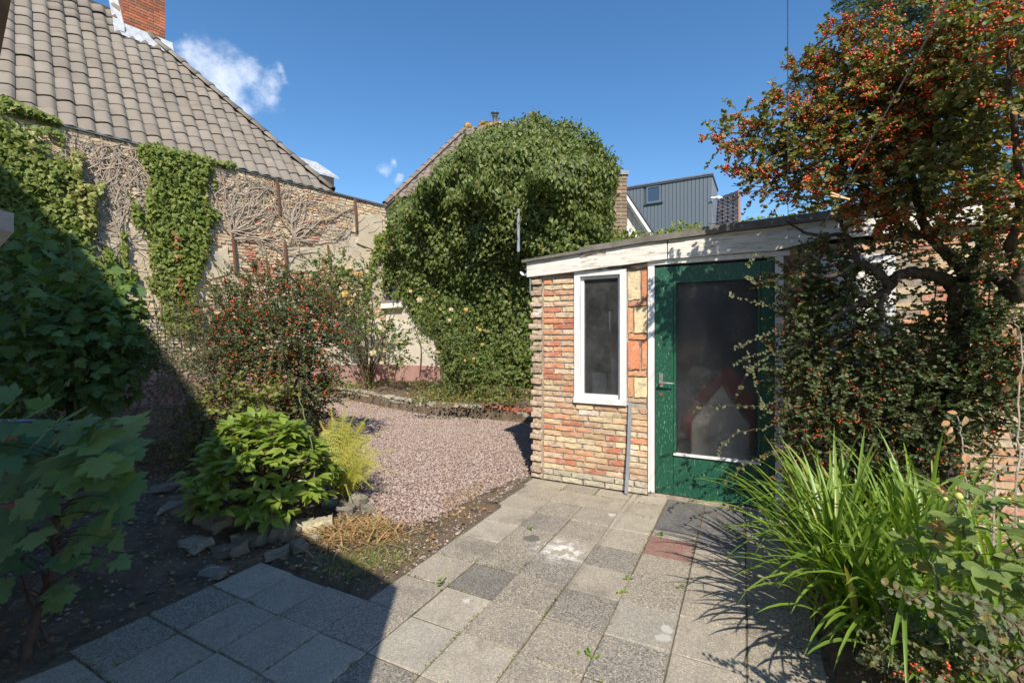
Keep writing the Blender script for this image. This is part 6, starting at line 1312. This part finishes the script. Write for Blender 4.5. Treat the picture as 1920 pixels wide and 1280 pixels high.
def low_plants():
    r = rng(190); D = lambda y, z=.3: (H-z)*F/(y-YH)
    sets = [('lowplant','rosel',.05,'yellow green ground cover crowding the stone edge under the ivy mound','ground_cover',[(x, y) for x in range(790, 990, 9) for y in (728, 742, 755)]),
            ('roseb','ivy',.05,'low green strawberry like leaves at the foot of the old wall left of the rose','ground_cover',[(x, 722+((x*7) % 9)) for x in range(605, 660, 6)]),
            ('lowplant','rosel',.04,'scattered yellowish seedlings in the raised bed below the rose','ground_cover',[(690,728),(700,722),(715,724),(735,716),(745,720),(780,722),(686,735),(770,728)])]
    for mt, tm, s, lab, nm, pts in sets:
        B = []; 
        for x, y in pts:
            d = D(y); c = P(x+r.normal(0, 3), y, d); c[2] = .30
            B.append((c, 26))
        p = np.concatenate([c+r.normal(0, 1, (n, 3))*[.13, .13, .0]+UP*np.abs(r.normal(.05, .06, (n, 1))) for c, n in B]); n = len(p)
        V, Fs = scatter(*LEAF[tm], p, frames(r.normal(0, 1, (n, 3))+UP*.4, nrm(UP+r.normal(0, .4, (n, 3)))), r.uniform(.7, 1.3, n)*s); props(put(nm, V, Fs, MT[mt]), lab, 'ground cover', kind='stuff')
    # dried grass tufts
    for i, (x, y, n, mt, lab, L, sp) in enumerate(((660,1003,900,'drygrass','bleached dry grass tuft lying over the soil between the stone block and the gravel',.15,.17),(700,1050,420,'grass','short green and straw coloured grass in the angle of the paving',.07,.16),(640,1075,260,'grass','sparse shaded grass beside the paving corner',.07,.14),(735,1052,160,'grass','thin straw grass along the edge of the paving',.05,.12))):
        c = G(x, y, .01); p = c+np.c_[r.normal(0, sp, n), r.normal(0, sp*.6, n), np.zeros(n)]; u, v = uv_of(p); p = p[~in_patio(u, v)]; n = len(p); an = r.uniform(0, 6.28, n); d = np.c_[np.cos(an), np.sin(an), r.uniform(.25 if i == 0 else .6, 1.2, n)]
        V, Fs = scatter(*LEAF['grass'], p, frames(d, np.tile(UP, (n, 1))+r.normal(0, .1, (n, 3))), r.uniform(.5, 1.2, n)*L); props(put('grass_tuft', V, Fs, MT[mt]), lab, 'grass', kind='stuff')
    # weeds in the joints
    for i, (x, y, k, lab) in enumerate(((827,1100,7,'single upright seedling in a joint near the shadow edge'),(995,991,6,'small weed in the joint beside the dark paving patch'),(1240,1002,9,'weed beside the brick red slab'),(1176,1085,8,'weed in the long joint below the red slab'),(1163,1112,6,'narrow weed further down the same long joint'),(1274,1101,7,'bright weed on the joint right of the red slab'),(1103,1230,8,'weed with reddish runner near the bottom of the paving'),(1293,932,8,'small leafy weed below the green door'),(1365,985,6,'weed in the shade below the strap leaves'),(689,906,26,'bluish rosette plant at the foot of the fern'))):
        p = G(x, y, .002); a = Acc(); 
        for q in range(k):
            d = nrm(r.normal(0, 1, 3)*[1, 1, .3]+UP*.8); a.add(*scatter(*LEAF['drop'], [p+r.normal(0, .012 if i < 9 else .04, 3)*[1, 1, 0]+UP*(.01*q if i == 0 else .0)], frames([d], [UP+d*.1]), np.array([r.uniform(.02, .034)])))
        props(a.put('weed', MT['blade'] if i < 9 else MT['cotgrey']), lab, 'weed')
    # moss and tiny weeds along the joints, crumbs over the slabs
    q = []
    for u0 in PATX: v = -r.random(330)*4.5; q.append(np.c_[u0+r.normal(0, .004, 330), v][fbm(np.c_[np.full(330, u0), v, v*0], 2.2, 9) > .56])
    for k in range(-3, 14): u = r.uniform(-.8, 2.1, 240); v0 = -.81-.296*k; q.append(np.c_[u, v0+r.normal(0, .005, 240)][fbm(np.c_[u, u*0+v0, u*0], 2.2, 10) > .58])
    q = np.concatenate(q); k = in_patio(q[:, 0], q[:, 1]); q = q[k]; n = len(q); p = O0+q[:, :1]*DU+q[:, 1:]*DV+UP*.001
    V, Fs = scatter(*LEAF['tri'], np.repeat(p, 3, 0)+r.normal(0, .004, (n*3, 3))*[1, 1, 0], frames(r.normal(0, 1, (n*3, 3))*[1, 1, .4]+UP*.5, nrm(UP+r.normal(0, .4, (n*3, 3)))), r.uniform(.004, .014, n*3)); put('joint_moss', V, Fs, MT['lowplant'], kind='stuff')
    q = r.uniform((-.8, -4.5), (2.1, -.05), (900, 2)); q = q[in_patio(q[:, 0], q[:, 1])]; n = len(q); p = O0+q[:, :1]*DU+q[:, 1:]*DV+UP*.003
    V, Fs = scatter(*OCT, p, frames(nrm(r.normal(0, 1, (n, 3))*[1, 1, .1]), np.tile(UP, (n, 1))), r.uniform(.0015, .005, (n, 1))*[1, 1.5, .5]); put('grit', V, Fs, MT['gravel'], kind='stuff')
    p = G(880, 985)+np.zeros((2600, 3)); tt = r.random(2600)[:, None]; a_, b_ = G(985, 905), G(735, 1085); p = a_*(1-tt)+b_*tt-DU*r.uniform(.03, .42, (2600, 1)); p = p[fbm(p, 5, 31) > .48]; p[:, 2] = .012; n = len(p)
    V, Fs = scatter(*LEAF['grass'], p, frames(nrm(r.normal(0, 1, (n, 3))*[1, 1, .2]+UP*.25), nrm(UP+r.normal(0, .2, (n, 3)))), r.uniform(.02, .07, n)); put('straw', V, Fs, MT['drygrass'], kind='stuff')
def stones():
    r = rng(200); pal = [(.30,.27,.21),(.36,.33,.27),(.24,.21,.17),(.40,.36,.29),(.33,.27,.21)]; ms = [mesh('stone', *rough_box(210+k, 3, 2, 2, .07, .12), MT['stone']) for k in range(6)]
    t = thing('stone_edging', 'low dry stone edging holding the raised bed beyond the pink gravel', 'edging', tuple(EDGE[3]))
    for i in range(len(EDGE)-1):
        a, b = EDGE[i], EDGE[i+1]; L = np.linalg.norm(b-a); d = (b-a)/L; s = 0; nn = np.array([-d[1], d[0], 0])
        for row in range(3):
            s = -r.uniform(0, .1); z = .035+row*.075
            while s < L:
                l = r.uniform(.12, .30); col = pal[r.integers(5)]; h = r.uniform(.055, .075); e = r.normal(0, .02)
                if row == 2 and i >= 5: col = (.36,.13,.08); l = .21
                an = r.normal(0, .10); X = d*math.cos(an)+nn*math.sin(an); Y = np.cross(UP, X)
                if not (row == 2 and r.random() < .12): inst('stone', ms[r.integers(6)], M4(np.stack([X, Y, UP], 1), a+d*(s+l/2)+nn*(.07+e+row*.02)+UP*z, (l-.01, .13, h)), t, [*np.array(col)*r.uniform(.8, 1.15), 1])
                s += l
    # upright stone leaning on the edging
    t2 = thing('rubble_edging', 'crumbling brick and stone rubble bordering the peony bed beside the gravel', 'edging', tuple(G(600, 960)))
    spots = [(640,925,.22,.07,.2),(672,935,.16,.08,.1),(650,950,.18,.06,.4),(690,948,.13,.05,-.3),(618,945,.16,.06,.9),(600,935,.14,.07,.3),(560,930,.16,.07,.2),(575,915,.14,.06,.6),(535,1000,.22,.09,.5),(500,985,.2,.08,.1),(470,1010,.26,.07,.4),(430,1030,.24,.06,.2),(560,1020,.16,.05,-.3),(590,1000,.12,.05,.2),(520,1030,.18,.05,.8),(400,1000,.26,.08,.3),(380,960,.24,.08,.5),(340,985,.3,.07,.7),(365,1030,.24,.05,.2),(400,1065,.2,.04,.3),(310,940,.26,.07,.9),(545,985,.12,.06,0),(610,975,.1,.05,.3),(655,905,.14,.07,.2)]
    for (x, y, l, h, an) in spots:
        p = G(x, y, .05); X = DU*math.cos(an)+DV*math.sin(an); Y = np.cross(UP, X); tl = r.normal(0, .12); X2 = nrm(X+UP*tl); Z = np.cross(X2, Y); z = soil_h(p[:1], p[1:2])[0]
        inst('stone', ms[r.integers(6)], M4(np.stack([X2, Y, Z], 1), np.array([p[0], p[1], max(z, 0)+h*.35]), (l*.8, l*r.uniform(.4, .65), h*1.1)), t2, [*np.array(pal[r.integers(5)])*r.uniform(.45, .85), 1])
    V, Fs = rough_box(3, 3, 1, 2, .03, .08); p = G(588, 983, .05); X = nrm([.93, .36, .0]); Y = np.cross(UP, X); o = put('stone_block', p+(V*[.27, .10, .075])@np.stack([X, Y, UP], 1).T+UP*(-.0), Fs, MT['stone'], None); o.color = (.44,.39,.27,1); props(o, 'pale yellowish rectangular stone lying at the tip of the rubble by the paving', 'stone')
    V, Fs = rough_box(4, 2, 2, 3, .06, .12); p = G(796, 765); p2 = P(792, 768, 8.45); o = put('leaning_stone', np.array([p2[0], p2[1], .13])+V*[.10, .07, .3], Fs, MT['stone']); o.color = (.42,.40,.30,1); props(o, 'greenish stone standing upright against the middle of the far edging', 'stone')
    # brick pier at the left edge
    t3 = thing('brick_pier', 'low brick pier with a bluish stone cap at the left edge behind the maple', 'pier', (-3.2, 2.7, 0)); c = P(44, 790, 2.72); top = c[2]; yf = 1.9
    brick_block(t3, np.array([c[0]-.86, yf+.03, 0.]), np.array([1., 0, 0]), np.array([0, 1., 0]), UP, .84, .8, int(top/.068), .215, .068, MT['chimbrick'], MT['chimmortar'], [(.30,.10,.07),(.34,.12,.08),(.26,.10,.07)], .014, seed=12, faces=((0, -1), (1, 1)))
    V = boxV(np.array([.94, 0, 0]), np.array([0, .9, 0]), UP*.05, np.array([c[0]-.92, yf-.02, int(top/.068)*.068+.002])); put('cap_stone', V, [BOXF], MT['bluestone'], t3)
def lines_misc():
    a = Lw(2.135, -.06, 2.12); c = np.array([.15, .25, 3.3]); dr = c-a; V, Fs = tube([a, a+dr*.25-UP*.01, a+dr*.5-UP*.015, a+dr*.75-UP*.01, c], .0019, 5); props(put('clothes_line', V, Fs, MT['line']), 'straight wire rising vertically in the picture from the shed fascia', 'wire')
    A = P(1528, 452, 3.0); B_ = P(1792, -25, .82); V, Fs = tube([A, A*.5+B_*.5, B_, B_+(B_-A)*.35], .0019, 5); props(put('clothes_line', V, Fs, MT['line']), 'slanting grey washing line crossing in front of the berried tree', 'washing line')
    best = min(np.linspace(0, 1, 400), key=lambda q: abs((lambda p: 960+F*p[0]/p[1])(A+(B_-A)*q)-1574)); p = A+(B_-A)*best; t = thing('clothes_peg', 'wooden clothes peg clipped on the slanting washing line', 'clothes peg', tuple(p)); w = 44*p[1]/F
    for sg, ang in ((1, .09), (-1, .26)):
        X = nrm([math.cos(ang), .2, -math.sin(ang)]); Y = nrm(np.cross(X, [0, -1, 0])); Z = np.cross(X, Y); V, Fs = rough_box(5, 2, 1, 1, .0, .05); put('prong', p+X*.003+Y*.003*sg+(V*[w, .006, .008])@np.stack([X, Y, Z], 1).T, Fs, MT['peg'], t)
    V, Fs = tube([p+[-.006, 0, -.004], p+[.004, 0, -.006]], .005, 8); put('spring', V, Fs, MT['metalhandle'], t)
    # timber canopy end at the left edge
    t = thing('timber_canopy', 'end of a weathered timber beam and rafter poking in at the left edge', 'canopy', (-1.7, 1.0, 0)); D = 1.0
    b = P(26, 400, D); D = .91; z0 = P(0, 440, D)[2]; pts = [np.array([b[0], D, b[2]]), np.array([b[0], D, b[2]-.042]), np.array([b[0]-.05, D, b[2]-.095]), np.array([b[0]-.6, D, b[2]-.095]), np.array([b[0]-.6, D, b[2]])]
    V, Fs = prism(pts[::-1], np.array([0, .09, 0])); put('beam', V, Fs, MT['timberend'], t); V = boxV(np.array([-.55, 0, 0]), np.array([0, .10, 0]), np.array([0, 0, -.02]), np.array([b[0]-.06, D-.005, b[2]-.097])); put('underside_board', V, [BOXF], MT['timber'], t)
    V = boxV(np.array([-.09, 0, 0]), np.array([0, .09, 0]), UP*2.4, np.array([b[0]-.5, D+.095, 0])); put('post', V, [BOXF], MT['timber'], t)
    a = P(22, -5, 1.1); a2 = P(-2, 118, 1.1); a[1] = a2[1] = 1.03; pts = [a, a2, a2-[.2, 0, 0], a-[.3, 0, -.05]]; V, Fs = prism(pts[::-1], np.array([0, .07, 0])); put('rafter', V, Fs, MT['timber'], t)
    # broken stick and white tag by the maple
def own_house():
    # the photographer's own house: behind the camera to the left, it casts the big shadow
    yh = -.32; k = yh
    pts = [(-.40,0),(-.40,2.24),(-1.28,2.91),(-5.6,8.6),(-6.9,9.9),(-9.5,9.9),(-9.5,0)]
    p3 = [np.array([x+k*SUN[0]/SUN[1], yh, (z+k*SUN[2]/SUN[1]) if z > 0 else -.05]) for x, z in pts]
    V, Fs = prism(p3[::-1], np.array([0, -5, 0])); t = thing('own_house', 'brick house beside the camera whose gable shades the left of the yard', 'house', tuple(p3[0]*[1,1,0])); put('wall', V, Fs, MT['oldmortar'], t)

MT['hip'] = solid('hip', (.42,.50,.12), (.55,.45,.15), 40, .3, 0); MT['barkred'] = solid('barkred', (.09,.045,.035), (.13,.08,.06), 20, .7, .4)
LEAF['petalshape'] = fan(sym([(0,0),(.35,.3),(.45,.7),(.2,1.0),(0,.95)]), (0,.55,-.18))
ground(); patio(); brick_meshes(); shed(); shed_extras(); left_house(); house_ivy(); back_garden(); far_houses(); own_house()
stones(); cotoneaster_tree(); lower_cotoneaster(); spruce(); daylily(); near_rose(); centre_bush(); left_trees(); peony_fern(); roses(); low_plants(); lines_misc()
